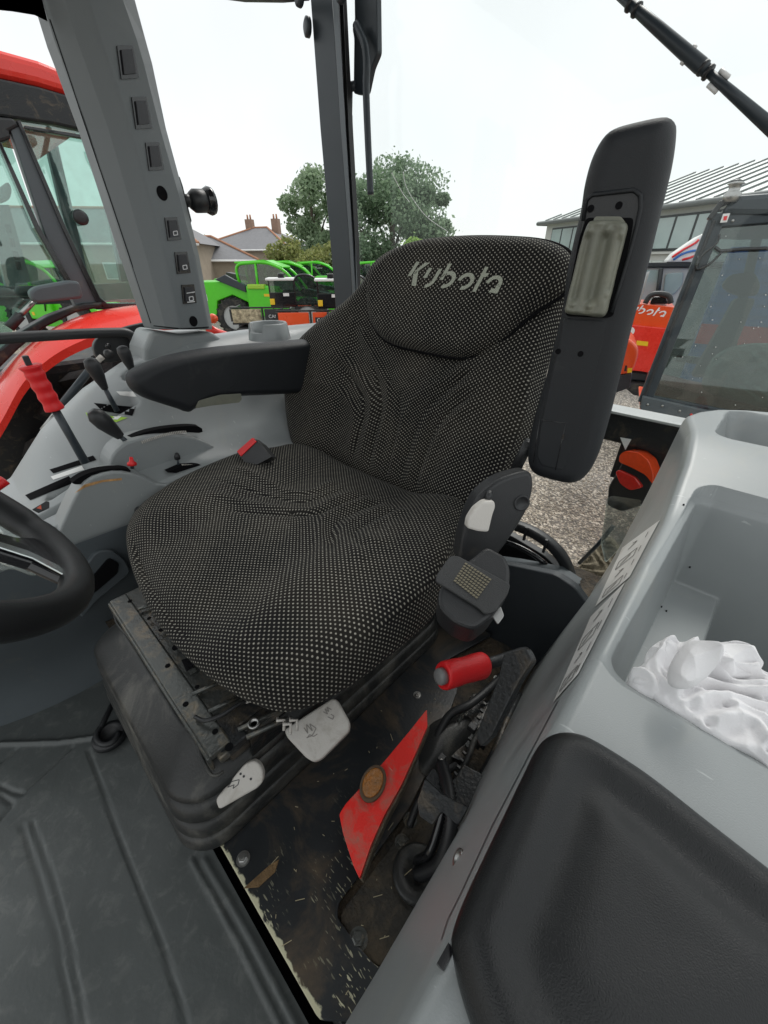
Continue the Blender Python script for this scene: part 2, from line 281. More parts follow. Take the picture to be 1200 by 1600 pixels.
def pad(name, outline, o, n, m, parent=None, H=.05, B=.03, R=.05, Rb=None, N_=160, rings=36, lines=(), fn=None, smoothed=True, backrings=6, px=True, sharp=None, smooth_it=0):
    """cushion-like solid: a closed outline lying in plane (o, n), swelling H to the front and B to the back"""
    o = Vector(o); e1, e2, n = frame(n)
    to2 = lambda p: ((p - o).dot(e1), (p - o).dot(e2))
    P3 = [pl(q[0], q[1], o, n) if px else Vector(q) for q in outline]
    O2 = np.array([to2(p) for p in P3])
    O2 = catmull(O2, N_) if smoothed else resample(O2, N_)
    c = O2.mean(0); Rb = Rb or R
    def rset(k): return 1 - np.linspace(0, 1, k + 1)[1:-1] ** 1.25
    V2 = [O2]; ts = rset(rings)
    for t in ts: V2.append(c + (O2 - c) * t)
    V2.append(c[None] + (O2[:1] - c) * 0); F2 = np.concatenate(V2)
    d = segdist(F2, O2); s = np.clip(d / R, 0, 1); h = H * np.sqrt(np.clip(1 - (1 - s) ** 2, 0, 1))
    for Lp, amp, sig in lines:
        q = np.array([to2(pl(x, y, o, n) if px else Vector((x, y))) for x, y in Lp]); q = catmull(q, 60, False)
        e_ = np.minimum(np.linalg.norm(F2 - q[0], axis=1), np.linalg.norm(F2 - q[-1], axis=1)); fd_ = np.clip(e_ / min(.045, .12 * np.linalg.norm(np.diff(q, axis=0), axis=1).sum()), 0, 1)
        h += amp * np.exp(-(segdist(F2, q, False) / sig) ** 2) * np.clip(d / (R * .6), 0, 1) * fd_ * fd_ * (3 - 2 * fd_)
    if fn is not None: h = h + fn(F2[:, 0], F2[:, 1], d, c) * np.clip(d / (R * .3), 0, 1)
    nb = N_; nr = len(V2) - 1
    if smooth_it:
        G_ = h[:nr * nb].reshape(nr, nb).copy()
        for _ in range(smooth_it):
            A_ = (np.roll(G_, 1, 1) + np.roll(G_, -1, 1)) / 2; A_[1:-1] = (A_[1:-1] + (G_[:-2] + G_[2:]) / 2) / 2; A_[:4] = G_[:4]; G_ = A_
        h[:nr * nb] = G_.ravel(); h[nr * nb:] = G_[-1].mean()
    verts = [o + e1 * float(u) + e2 * float(v) + n * float(z) for (u, v), z in zip(F2, h)]
    faces = [(i * nb + k, (i + 1) * nb + k, (i + 1) * nb + (k + 1) % nb, i * nb + (k + 1) % nb) for i in range(nr - 1) for k in range(nb)]
    ci = nr * nb; faces += [((nr - 1) * nb + k, ci, (nr - 1) * nb + (k + 1) % nb) for k in range(nb)]
    dirv = F2 - c; ln = np.linalg.norm(dirv, axis=1, keepdims=True); uv = F2 + dirv / np.maximum(ln, 1e-6) * np.clip(H - h, 0, H)[:, None] * .8
    uvl = [tuple(q) for q in uv]
    # back
    tb = [1 - (i / backrings) ** 1.5 * .9 for i in range(1, backrings + 1)]; base = len(verts); prev = list(range(nb))
    for t in tb:
        q = c + (O2 - c) * t; dd = segdist(q, O2); sb = np.clip(dd / Rb, 0, 1); hb = -B * np.sqrt(1 - (1 - sb) ** 2)
        ids = list(range(len(verts), len(verts) + nb)); verts += [o + e1 * float(u) + e2 * float(v) + n * float(z) for (u, v), z in zip(q, hb)]; uvl += [tuple(a) for a in q]
        faces += [(prev[k], prev[(k + 1) % nb], ids[(k + 1) % nb], ids[k]) for k in range(nb)]; prev = ids
    faces.append(tuple(prev))
    ob = mk(name, verts, [f[::-1] for f in faces] if ccw(O2) else faces, m, parent, uv=uvl, angle=sharp)
    return ob
def ccw(P): return (np.sum(P[:, 0] * np.roll(P[:, 1], -1) - P[:, 1] * np.roll(P[:, 0], -1)) > 0)
def resample(A, n):
    A = np.r_[A, A[:1]]; s = np.r_[0, np.cumsum(np.linalg.norm(np.diff(A, axis=0), axis=1))]; q = np.linspace(0, s[-1], n, endpoint=False)
    return np.stack([np.interp(q, s, A[:, k]) for k in range(2)], 1)
def rounded(pts, r, seg=4):              # round the corners of a 3D/2D polygon
    P = [Vector(p) for p in pts]; out = []; n = len(P)
    for i in range(n):
        a, b, c = P[i - 1], P[i], P[(i + 1) % n]; d1 = (a - b); d2 = (c - b); rr = min(r, d1.length * .45, d2.length * .45)
        s, e = b + d1.normalized() * rr, b + d2.normalized() * rr
        for k in range(seg + 1): t = k / seg; out.append(s.lerp(b, t).lerp(b.lerp(e, t), t))
    return out
def slab(name, px, o, n, th, m, parent=None, bevel=.002, r=0, seg=2, smooth=False):
    """flat plate: outline seen at px on plane (o, n), thickness th away from the viewer"""
    n = Vector(n).normalized(); P = [pl(x, y, o, n) for x, y in px]
    if r: P = rounded(P, r)
    if n.dot(-CF) < 0: n = -n
    return MB().prism(P, -n * th).build(name, m, parent, smooth=smooth, bevel=bevel, seg=seg, angle=40 if smooth else None)
def on(tree, x, y, lift=.0006):
    d = ray(x, y).normalized(); h = tree.ray_cast(Vector((0, 0, 0)), d)
    if h[0] is None: return None
    nn = h[1] if h[1].dot(d) < 0 else -h[1]
    return h[0] + nn * lift
def decal(name, tree, quad, m, parent, lift=.0008, nu=8, nv=8, th=0):
    """thin print or label lying on the surface 'tree' inside four corners"""
    q = [np.array(c, float) for c in quad]; v = []
    for i in range(nu + 1):
        for j in range(nv + 1):
            s, t = i / nu, j / nv; p = (q[0] * (1 - s) + q[1] * s) * (1 - t) + (q[3] * (1 - s) + q[2] * s) * t
            h = on(tree, p[0], p[1], lift)
            if h is None: return None
            v.append(h)
    f = [(i * (nv + 1) + j, (i + 1) * (nv + 1) + j, (i + 1) * (nv + 1) + j + 1, i * (nv + 1) + j + 1) for i in range(nu) for j in range(nv)]
    o = mk(name, v, f, m, parent, smooth=nu > 2)
    if th: s = o.modifiers.new('solid', 'SOLIDIFY'); s.thickness = th; s.offset = 0
    return o
def lines_on(name, tree, polys, w, m, parent, lift=.0012):
    """pen strokes printed on a surface: strips of width w px along polylines"""
    mb = MB()
    for P in polys:
        for a, b in zip(P[:-1], P[1:]):
            a, b = np.array(a, float), np.array(b, float); t = b - a; L_ = np.linalg.norm(t); t /= max(L_, 1e-6); nn = np.array([-t[1], t[0]]) * w / 2
            k = max(1, int(L_ / 8)); vs = []
            for i in range(k + 1):
                p = a + (b - a) * i / k
                for sgn in (-1, 1):
                    h = on(tree, *(p + nn * sgn), lift)
                    vs.append(h)
            if any(h is None for h in vs): continue
            mb.add(vs, [(2 * i, 2 * i + 1, 2 * i + 3, 2 * i + 2) for i in range(k)])
    if mb.v: return mb.build(name, m, parent, smooth=False)
def bolt(name, p, n, r, parent, m='steel', washer=True):
    mb = MB()
    if washer: mb.lathe(p, n, [(0, r * 1.5), (r * .15, r * 1.5)], 20)
    mb.lathe(Vector(p) + Vector(n).normalized() * r * .14, n, [(0, r), (r * .75, r), (r * .85, r * .8)], 6); mb.lathe(Vector(p) + Vector(n).normalized() * r * .9, n, [(0, r * .5), (r * .4, r * .45)], 10)
    return mb.build(name, m, parent, smooth=False)

# the stroke-built word on the head rest, engine covers ...: letter polygons in a unit box, slanted
def ringpoly(cx, cy, ro, ri, a0, a1, n=12):
    A = [math.radians(a0 + (a1 - a0) * i / n) for i in range(n + 1)]
    return [[(cx + r * math.cos(t), cy + r * math.sin(t)) for r, t in ((ro, A[i]), (ro, A[i + 1]), (ri, A[i + 1]), (ri, A[i]))] for i in range(n)]
LET = {'K': [[(0, 1), (.15, 1), (.15, .40), (0, .40)], [(.40, 1), (.62, 1), (.30, .60), (.30, .44), (.19, .56), (.19, .62)], [(.19, .60), (.34, .62), (.62, .02), (.42, .02), (.19, .50)]],
 'u': [[(.0, .80), (.15, .80), (.15, .38), (0, .38)], [(.45, .80), (.60, .80), (.60, .30), (.45, .30)]] + ringpoly(.27, .31, .33, .18, 0, -88, 8),
 'b': [[(.0, 1.05), (.15, 1.05), (.15, .62), (.0, .36)], [(.0, .36), (.15, .36), (.15, .62), (.0, .62)]] + ringpoly(.31, .39, .36, .20, 118, -100, 18),
 'o': ringpoly(.34, .39, .36, .20, 178, -100, 22),
 't': [[(.08, 1.05), (.24, 1.05), (.24, 0), (.08, 0)], [(.24, .80), (.42, .80), (.34, .63), (.24, .63)]],
 'a': ringpoly(.34, .39, .36, .20, 178, -18, 16) + [[(.50, .40), (.70, .40), (.70, .02), (.50, .02)], [(.30, .03), (.50, .03), (.50, .2), (.36, .2)]]}
ADV = {'K': .70, 'u': .74, 'b': .80, 'o': .78, 't': .48, 'a': .8}
def logo(name, place, m, parent, word='Kubota', shear=.32):
    """place(u, v) maps the word's own coordinates (u 0..1 along, v 0..1 up) to a point on the surface"""
    tot = sum(ADV[c] for c in word) + .1; x = 0; mb = MB()
    for ch in word:
        for poly in LET[ch]:
            P = [(a, b) for a, b in poly]; n = len(P)
            if n == 4:
                for i in range(3):
                    for j in range(3):
                        q = []
                        for di, dj in ((0, 0), (1, 0), (1, 1), (0, 1)):
                            s_, t_ = (i + di) / 3, (j + dj) / 3
                            p = [(P[0][k] * (1 - s_) + P[1][k] * s_) * (1 - t_) + (P[3][k] * (1 - s_) + P[2][k] * s_) * t_ for k in (0, 1)]; q.append(place((x + p[0] + shear * p[1]) / tot, p[1]))
                        if not any(v is None for v in q): mb.add(q, [(0, 1, 2, 3)])
            else:
                q = [place((x + p[0] + shear * p[1]) / tot, p[1]) for p in P]
                if not any(v is None for v in q): mb.add(q, [tuple(range(n))])
        x += ADV[ch]
    return mk(name, mb.v, mb.f, m, parent, smooth=False)
def text(name, s, o, ex, ey, size, m, parent):
    """printed words: o lower left point, ex/ey directions, size letter height"""
    cu = bpy.data.curves.new(name, 'FONT'); cu.body = s; cu.size = size * 1.35; cu.extrude = .0
    ob = bpy.data.objects.new(name, cu); C.objects.link(ob); dg = bpy.context.evaluated_depsgraph_get(); dg.update()
    me = bpy.data.meshes.new_from_object(ob.evaluated_get(dg)); bpy.data.objects.remove(ob)
    ex = Vector(ex).normalized(); ey = Vector(ey).normalized(); o = Vector(o)
    return mk(name, [o + ex * v.co.x + ey * v.co.y for v in me.vertices], [tuple(p.vertices) for p in me.polygons], m, parent, smooth=False)

# ================================================================== CAB STRUCTURE
def heightgrid(name, x0, x1, y0, y1, st, zf, m, parent=None, mask=None, kind=None):
    xs = np.arange(x0, x1 + st / 2, st); ys = np.arange(y0, y1 + st / 2, st); X_, Y_ = np.meshgrid(xs, ys, indexing='ij'); Z_ = zf(X_, Y_)
    ny = len(ys); v = np.stack([X_.ravel(), Y_.ravel(), Z_.ravel()], 1)
    ok = np.ones(X_.shape, bool) if mask is None else mask(X_, Y_)
    f = [(i * ny + j, (i + 1) * ny + j, (i + 1) * ny + j + 1, i * ny + j + 1) for i in range(len(xs) - 1) for j in range(ny - 1) if ok[i, j] and ok[i + 1, j + 1] and ok[i + 1, j] and ok[i, j + 1]]
    o = mk(name, [tuple(q) for q in v], f, m, parent)
    if kind: o['kind'] = kind
    return o
def sstep(a, b, x): t = np.clip((x - a) / (b - a), 0, 1); return t * t * (3 - 2 * t)
MZ = -.88      # mat level
PZ = -.70      # seat platform level
def mat_z(X_, Y_):
    P = np.stack([X_.ravel(), Y_.ravel()], 1); h = np.zeros(len(P))
    def ln(px, amp, sg):
        q = np.array([Zp(x, y, MZ)[:2] for x, y in px]); return amp * np.exp(-(segdist(P, q, False) / sg) ** 2)
    h += ln([(138, 1172), (195, 1330), (250, 1465), (292, 1600), (330, 1720)], -.0035, .0026)
    h += ln([(34, 1290), (62, 1375), (88, 1460), (118, 1620)], -.003, .0026) + ln([(50, 1285), (86, 1380), (112, 1490), (135, 1620)], -.003, .0026)
    h += ln([(112, 1168), (72, 1206), (36, 1240), (20, 1238), (0, 1228)], -.005, .003) + ln([(24, 1172), (0, 1192)], -.005, .003)
    h += ln([(0, 1242), (18, 1256), (16, 1262), (0, 1280)], -.005, .003)
    h += ln([(0, 1162), (90, 1160), (150, 1152), (190, 1146)], .008, .004)
    h += ln([(320, 1345), (395, 1470), (462, 1600), (560, 1790)], .004, .0045) + ln([(300, 1345), (372, 1470), (438, 1600), (520, 1790)], .004, .003)
    for a, b, k in ((9, 13, .0012), (23, 17, .0008), (41, 37, .0005)): h += .5 * k * np.sin(P[:, 0] * a * 2 + 3 * np.sin(P[:, 1] * b)) * np.sin(P[:, 1] * b * 2 + a)
    return MZ + h.reshape(X_.shape)
heightgrid('floor', -1.02, .32, -.62, -.008, .004, mat_z, 'mat', kind='structure')
hook_p = Zp(172, 1150, MZ + .01)
o = thing('mat_hook', hook_p, 'black rubber loop fixing the floor mat at the foot of the side console', 'mat loop')
P = [hook_p + V(.028 * math.cos(a), .02 * math.sin(a), .012) for a in np.linspace(-2.9, 1.0, 14)]
MB().tube([hook_p + V(-.05, .03, .03)] + P, .006, 10).build('loop', 'black', o); MB().lathe(hook_p - V(0, 0, .004), (0, 0, 1), [(0, .034), (.012, .032), (.014, .02), (.006, .018)], 24).build('cup', 'black', o)
# riser between the mat and the seat platform, muddy base, rear panel
o = MB().box((-.30, .026, -.815), (.76, .02, .20)).build('floor_riser', 'blackmetal', None, smooth=False, bevel=.003); tag(o, kind='structure')
o = MB().box((-.4, .2, -1.0), (1.6, 1.7, .14)).build('floor_underside', 'void', None, smooth=False); tag(o, kind='structure')  # dark box added below: keeps the mat gap black, blocks light leaks
def well_z(X_, Y_):
    h = .004 * np.sin(X_ * 41) * np.sin(Y_ * 37 + 2 * np.sin(X_ * 20)) + .002 * np.sin(X_ * 120 + Y_ * 60) * np.sin(Y_ * 130)
    return -.722 + h
heightgrid('platform_floor', -1.02, .10, .022, 1.0, .008, well_z, 'well', kind='structure')

pm_ = mat('scratched_platform_paint', (.022, .025, .028), .36, var=.3, dirt=(.16, .115, .07), amt=.42, dscale=9, bump=.12, bscale=220)
def scratchy(m):                       # cream wear: strong along the front lip and in the trodden corner
    nt = m.node_tree; L = nt.links; b = nt.nodes['Principled BSDF']; src = b.inputs['Base Color'].links[0].from_socket
    tc = _n(nt, 'ShaderNodeTexCoord'); sp = _n(nt, 'ShaderNodeSeparateXYZ'); L.new(tc.outputs['Object'], sp.inputs[0])
    n1 = _n(nt, 'ShaderNodeTexNoise'); n1.inputs['Scale'].default_value = 55; n1.inputs['Detail'].default_value = 5; L.new(tc.outputs['Object'], n1.inputs['Vector'])
    n0 = _n(nt, 'ShaderNodeTexNoise'); n0.inputs['Scale'].default_value = 14; n0.inputs['Detail'].default_value = 3; L.new(tc.outputs['Object'], n0.inputs['Vector'])
    tot = None
    for rot, sc in ((.5, (60, 300, 50)), (1.3, (50, 260, 50)), (-.3, (70, 330, 50))):
        mp = _n(nt, 'ShaderNodeMapping'); mp.inputs['Scale'].default_value = sc; mp.inputs['Rotation'].default_value = (0, 0, rot); L.new(tc.outputs['Object'], mp.inputs[0])
        n3 = _n(nt, 'ShaderNodeTexNoise'); n3.inputs['Scale'].default_value = 1; n3.inputs['Detail'].default_value = 1.5; L.new(mp.outputs[0], n3.inputs['Vector'])
        r = _n(nt, 'ShaderNodeMapRange'); r.inputs[1].default_value = .665; r.inputs[2].default_value = .685; L.new(n3.outputs[0], r.inputs[0])
        if tot is None: tot = r.outputs[0]
        else: a = _n(nt, 'ShaderNodeMath', operation='MAXIMUM'); L.new(tot, a.inputs[0]); L.new(r.outputs[0], a.inputs[1]); tot = a.outputs[0]
    xm = _n(nt, 'ShaderNodeMapRange'); xm.inputs[1].default_value = .06; xm.inputs[2].default_value = .14; L.new(sp.outputs[0], xm.inputs[0])
    ym = _n(nt, 'ShaderNodeMapRange'); ym.inputs[1].default_value = .20; ym.inputs[2].default_value = .05; L.new(sp.outputs[1], ym.inputs[0])
    cl = _n(nt, 'ShaderNodeMapRange'); cl.inputs[1].default_value = .47; cl.inputs[2].default_value = .60; L.new(n0.outputs[0], cl.inputs[0])
    p = None
    for s in (xm.outputs[0], ym.outputs[0], cl.outputs[0], tot):
        if p is None: p = s
        else: a = _n(nt, 'ShaderNodeMath', operation='MULTIPLY'); L.new(p, a.inputs[0]); L.new(s, a.inputs[1]); p = a.outputs[0]
    ed = _n(nt, 'ShaderNodeMath', operation='MULTIPLY_ADD'); ed.inputs[1].default_value = .022; ed.inputs[2].default_value = -.0045; L.new(n1.outputs[0], ed.inputs[0])
    df = _n(nt, 'ShaderNodeMath', operation='SUBTRACT'); L.new(ed.outputs[0], df.inputs[0]); L.new(sp.outputs[1], df.inputs[1])
    lt = _n(nt, 'ShaderNodeMapRange'); lt.inputs[1].default_value = -.0015; lt.inputs[2].default_value = .0005; L.new(df.outputs[0], lt.inputs[0])
    mxx = _n(nt, 'ShaderNodeMath', operation='MAXIMUM'); L.new(p, mxx.inputs[0]); L.new(lt.outputs[0], mxx.inputs[1])
    m3 = _n(nt, 'ShaderNodeMix', data_type='RGBA'); m3.inputs[7].default_value = (.62, .60, .42, 1); L.new(mxx.outputs[0], m3.inputs[0]); L.new(src, m3.inputs[6]); L.new(m3.outputs[2], b.inputs['Base Color'])
M['platform'] = pm_; scratchy(pm_)
org = V(-.33, 0, PZ)
plat = thing('seat_platform', org, 'black painted steel seat platform with scratched cream front edge', 'platform')
pp = [Zp(x, y, PZ) for x, y in ((492, 1604), (600, 1598), (640, 1500), (590, 1512), (560, 1478), (526, 1432), (530, 1408), (575, 1352), (640, 1262), (668, 1205), (700, 1120), (716, 1075), (700, 1030))]
pp = [V(-.66, .003, PZ)] + [V(p.x, max(p.y, .003), PZ) for p in pp] + [V(-.24, .60, PZ), V(-.66, .60, PZ)]
MB().prism(rounded(pp, .006, 2), V(0, 0, -.006)).build('plate', pm_, plat, smooth=False, bevel=.0012, seg=2)
for x, y, r in ((380, 1342, .0062), (652, 1086, .0050)):
    bolt('bolt', Zp(x, y, PZ), V(0, 0, 1), r, plat)
slab('rust_strip', [(380, 1388), (420, 1352), (436, 1342), (430, 1362), (404, 1386)], (0, 0, PZ + .0022), (0, 0, 1), .002, mat('rusty_deposit', (.20, .125, .06), .95, var=.5, vscale=60, bump=1, bscale=300), plat, bevel=.0008)
for x, y, r in ((560, 1468, .0075), (641, 1281, .0065), (628, 1316, .0068), (697, 1150 + 20, .004)):
    pass
cover = thing('service_cover', Zp(600, 1420, -.712), 'muddy brown floor cover plate with round grommet beside the grey fender', 'cover plate')
slab('plate', [(527, 1432), (560, 1390), (615, 1318), (648, 1262), (690, 1262), (735, 1290), (700, 1380), (668, 1440), (628, 1500), (596, 1515), (566, 1490)], (0, 0, -.706), (0, 0, 1), .004, mat('muddy_cover_paint', (.03, .027, .022), .7, var=.3, dirt=(.12, .09, .055), amt=.5, dscale=18, bump=.8, bscale=200), cover, r=.012, bevel=.0012)
for x, y, r in ((560, 1468, .0078), (641, 1281, .0068), (628, 1316, .0068)):
    bolt('bolt', Zp(x, y, -.706), V(0, 0, 1), r, cover, 'panmetal')
gp = Zp(652, 1366, -.706)
MB().lathe(gp, (0, 0, 1), [(0, .033), (.006, .034), (.009, .030), (.006, .014), (.001, .012)], 28).build('grommet', 'rubber', cover)
h = thing('cable_loom', gp, 'ribbed black cable loom rising out of the round floor grommet', 'cable loom')
A = [gp + V(0, 0, -.004), gp + V(.012, .01, .02), Zp(690, 1345, -.66), Zp(705, 1290, -.62), Zp(702, 1240, -.61), Zp(690, 1195, -.62)]
cv = [Vector(q) for q in catmull(A, 70, False)]
MB().tube(cv, [.0085 + (.0014 if i % 2 else -.0006) for i in range(70)], 12).build('corrugated_tube', 'black', h)
B_ = [gp + V(-.01, .01, 0), Zp(672, 1330, -.67), Zp(690, 1275, -.64), Zp(696, 1225, -.63)]
MB().tube([Vector(q) for q in catmull(B_, 30, False)], .0065, 12).build('smooth_hose', 'gloss', h)

# rear panel behind the seat, with the black channel of the rear window on its top edge
o = slab('cab_wall', [(380, 760), (700, 800), (800, 838), (850, 868), (884, 900), (905, 930), (985, 1300), (600, 1300), (380, 1000)], (0, .78, 0), (0, -1, 0), .02, 'black', None, r=.01); tag(o, kind='structure')
rf = thing('rear_window_channel', Yp(830, 850, .76), 'black curved plastic channel framing the lower edge of the rear window', 'window channel')
cv = [Vector(q) for q in catmull([Yp(x, y, .755) for x, y in ((690, 800), (760, 812), (810, 822), (850, 842), (878, 870), (893, 905), (915, 960))], 40, False)]
MB().tube(cv, .015, 4).build('channel', 'black', rf, bevel=.004)
MB().tube([p + V(0, -.012, -.045) for p in cv[:26]], .006, 8).build('seal', 'gloss', rf)
for i in (8, 12, 16, 20, 24):
    MB().box(cv[i] + V(0, -.018, 0), (.005, .006, .034)).build('rib', 'black', rf, smooth=False)

o = slab('rear_panel', [(560, 830), (690, 868), (800, 884), (868, 898), (898, 918), (930, 960), (880, 1100), (560, 1100)], (0, .70, 0), (0, -1, .12), .02, mat('blue_black_panel', (.028, .034, .040), .42, var=.15, dirt=(.10, .09, .07), amt=.12, dscale=6, bump=.2), None, r=.01, bevel=.006); tag(o, kind='structure')
P = [Yp(690, 868, .705), Yp(800, 884, .705), Yp(868, 898, .705), Yp(898, 918, .705)]; P2 = [V(p.x, .745, p.z - .002) for p in P]
o = MB().add(P + P2 + [p - V(0, 0, .01) for p in P + P2], [(0, 1, 5, 4), (1, 2, 6, 5), (2, 3, 7, 6), (8, 9, 13, 12), (9, 10, 14, 13), (10, 11, 15, 14), (0, 1, 9, 8), (1, 2, 10, 9), (2, 3, 11, 10)]).build('rear_shelf', 'grey_dark', None, smooth=False); tag(o, kind='structure')
# ================================================================== SEAT
SX = -.545
seat = thing('operator_seat', (SX, .33, PZ), 'black dotted fabric driving seat with its left armrest folded up', 'seat')
def cushfn(u, v, d, c):
    x = u - c[0]; y = v - c[1]
    b = np.where(x > 0, .028, .015) * sstep(.10, .22, np.abs(x)) - .006
    return b - .020 * sstep(.08, .26, -y) + .010 * np.sin(u * 21 + 1) * np.sin(v * 17)*.25
def c1(P): return [(360 + x / 3, 680 + y / 3) for x, y in P]
def c2(P): return [(440 + x / 2.609, 360 + y / 2.609) for x, y in P]
cl = [(c1(P), a * (.78 if a > 0 else .62), s * (1.15 if a > 0 else 1.3)) for P, a, s in (
    ([(520, 285), (460, 315), (400, 345), (300, 350), (180, 305), (20, 250)], .0075, .0095), ([(610, 338), (480, 398), (380, 442), (200, 425), (20, 395), (-90, 370)], .0075, .0095),
    ([(700, 372), (560, 420), (455, 480), (425, 560), (432, 650), (440, 760)], .0075, .0095), ([(755, 410), (640, 462), (545, 520), (535, 600), (580, 680), (640, 760)], .0075, .0095),
    ([(830, 460), (720, 512), (648, 565), (662, 630), (735, 665)], .0070, .0095),
    ([(560, 318), (440, 372), (340, 398), (190, 368), (20, 330), (-80, 300)], -.0055, .0038), ([(650, 356), (520, 412), (420, 455), (300, 462), (120, 450), (0, 440)], -.0055, .0038), ([(725, 392), (600, 440), (500, 500), (478, 570), (500, 690)], -.0055, .0038), ([(790, 435), (680, 488), (595, 545), (590, 610), (640, 690)], -.0055, .0038))]
cush_px = [(484, 716), (452, 716), (428, 722), (386, 727), (345, 742), (300, 762), (250, 788), (218, 808), (201, 832), (200, 862), (212, 905), (236, 955), (268, 1002), (312, 1046), (355, 1078), (396, 1100), (440, 1112), (478, 1106), (520, 1088), (570, 1056), (625, 1012), (672, 968), (700, 925), (716, 885), (728, 845), (730, 820), (660, 788), (600, 762), (540, 738)]
cush = pad('cushion', cush_px, (0, 0, -.478), (0, 0, 1), 'fabric', seat, H=.052, B=.035, R=.055, N_=460, rings=130, lines=cl, fn=cushfn)
BO, BN = V(0, .655, -.50), V(0, -1, .40).normalized()
def backfn(u, v, d, c):
    x = u - c[0]
    lo = sstep(.22, .05, v - c[1])            # bolsters fade towards the head rest
    return (.030 * sstep(.13, .25, np.abs(x)) - .010) * lo
bl = [(c2(P), a * (.95 if a > 0 else .75), s * (1.05 if a > 0 else 1.2)) for P, a, s in (
    ([(350, 400), (400, 500), (440, 580), (475, 650), (468, 760), (430, 900), (425, 1010)], .010, .012), ([(250, 500), (340, 590), (398, 670), (405, 760), (380, 860), (350, 965)], .010, .012),
    ([(200, 620), (290, 680), (335, 750), (325, 850), (300, 930)], .007, .012), ([(860, 540), (740, 605), (620, 670), (552, 745), (520, 850), (475, 1035)], .010, .012),
    ([(860, 630), (740, 690), (640, 765), (590, 900), (545, 1050)], .010, .012), ([(880, 700), (780, 760), (700, 830), (650, 930), (605, 1065)], .008, .012),
    ([(400, 540), (432, 640), (440, 740), (410, 870), (385, 990)], -.008, .0045), ([(300, 590), (365, 680), (366, 780), (338, 880), (318, 940)], -.007, .0045), ([(512, 640), (512, 760), (486, 900), (455, 1020)], -.008, .0055),
    ([(850, 588), (730, 655), (620, 735), (575, 830), (535, 950), (512, 1040)], -.008, .0045), ([(860, 680), (760, 735), (668, 805), (618, 920), (576, 1055)], -.008, .0045))]
back_px = [(492, 728), (474, 700), (465, 660), (461, 610), (464, 575), (480, 540), (515, 503), (552, 470), (577, 440), (590, 416), (622, 392), (680, 378), (740, 374), (810, 376), (862, 384), (888, 404), (893, 440), (884, 490), (868, 540), (856, 575), (850, 610), (842, 655), (824, 705), (798, 755), (768, 795), (735, 828), (680, 808), (600, 772), (540, 748)]
back = pad('backrest', back_px, BO, BN, 'fabric', seat, H=.045, B=.07, R=.05, N_=480, rings=135, lines=bl, fn=backfn)
head_px = c2([(362, 300), (366, 230), (385, 170), (430, 118), (500, 72), (580, 46), (680, 34), (800, 29), (930, 32), (1050, 42), (1130, 64), (1178, 98), (1196, 150), (1188, 205), (1150, 260), (1070, 312), (985, 375), (905, 450), (830, 500), (745, 520), (660, 512), (560, 492), (470, 470), (415, 440), (378, 385)])
HO = BO + BN * .055
head = pad('headrest_pad', head_px, HO, BN, 'fabric', seat, H=.034, B=.03, R=.032, Rb=.02, N_=200, rings=60)
ht = bvh(head)
lq = [(628, 446), (784, 460), (791, 422), (640, 408)]   # lower left, lower right, upper right, upper left of the word
def onhead(u, v):
    a = np.array(lq[0]) * (1 - u) + np.array(lq[1]) * u; b = np.array(lq[3]) * (1 - u) + np.array(lq[2]) * u; p = a * (1 - v) + b * v
    return on(ht, p[0], p[1], .0009)
logo('lettering', onhead, 'logo', head)
# piping tube in near black, drawing the shaded seam between back and head rest
ho2 = [Vector(q) for q in catmull([pl(x, y, HO, BN) for x, y in head_px], 160)]
MB().tube(ho2 + ho2[:1], .0042, 8, cap=False).build('seam_shadow', 'void', head)

# raised left armrest
AO, AN = V(-.205, .60, 0), V(.25, -1, .05).normalized()
al = thing('folded_armrest', pl(900, 740, AO, AN), 'long black armrest folded upright beside the backrest, olive grip lever inset', 'armrest')
def armfn(u, v, d, c): return 0 * u
arm_px = [(942, 218), (962, 202), (1000, 191), (1038, 184), (1052, 189), (1057, 206), (1050, 262), (1030, 345), (1004, 450), (985, 520), (968, 592), (950, 662), (934, 712), (916, 742), (895, 752), (868, 748), (838, 738), (827, 722), (827, 694), (836, 650), (852, 595), (866, 540), (880, 480), (886, 430), (898, 372), (908, 330), (914, 290), (925, 250)]
armo = pad('body', arm_px, AO, AN, 'arm', al, H=.028, B=.035, R=.022, N_=220, rings=30)
AO2 = AO + AN * .0285
slab('upper_bracket', [(912, 340), (916, 312), (926, 303), (990, 296), (1001, 304), (1002, 322), (996, 352), (984, 398), (968, 452), (956, 486), (948, 497), (884, 494), (882, 482), (892, 440)], AO2, AN, .012, 'black', al, r=.006, bevel=.0025)
slab('lower_cover', [(880, 497), (950, 500), (938, 552), (915, 640), (895, 700), (880, 736), (845, 728), (838, 712), (843, 672), (858, 600), (872, 545)], AO2 + AN * .0004, AN, .010, 'arm', al, r=.005, bevel=.002)
grip_px = [(918, 352), (928, 345), (950, 344), (972, 346), (981, 354), (976, 378), (964, 425), (954, 466), (944, 494), (915, 493), (885, 489), (886, 470), (896, 430), (907, 385)]
grip = pad('grip_lever', grip_px, AO2 + AN * .004, AN, 'olive', al, H=.017, B=.012, R=.006, N_=200, rings=60,
    lines=[([(923, 362), (914, 400), (905, 440), (897, 476)], -.0075, .0052), ([(950, 361), (941, 400), (931, 440), (922, 478)], -.0095, .0072), ([(972, 368), (963, 410), (950, 462)], -.005, .0035)])
slab('upper_lip', [(926, 346), (930, 338), (970, 338), (978, 348)], AO2 + AN * .010, AN, .008, 'olive', al, r=.002, bevel=.002)
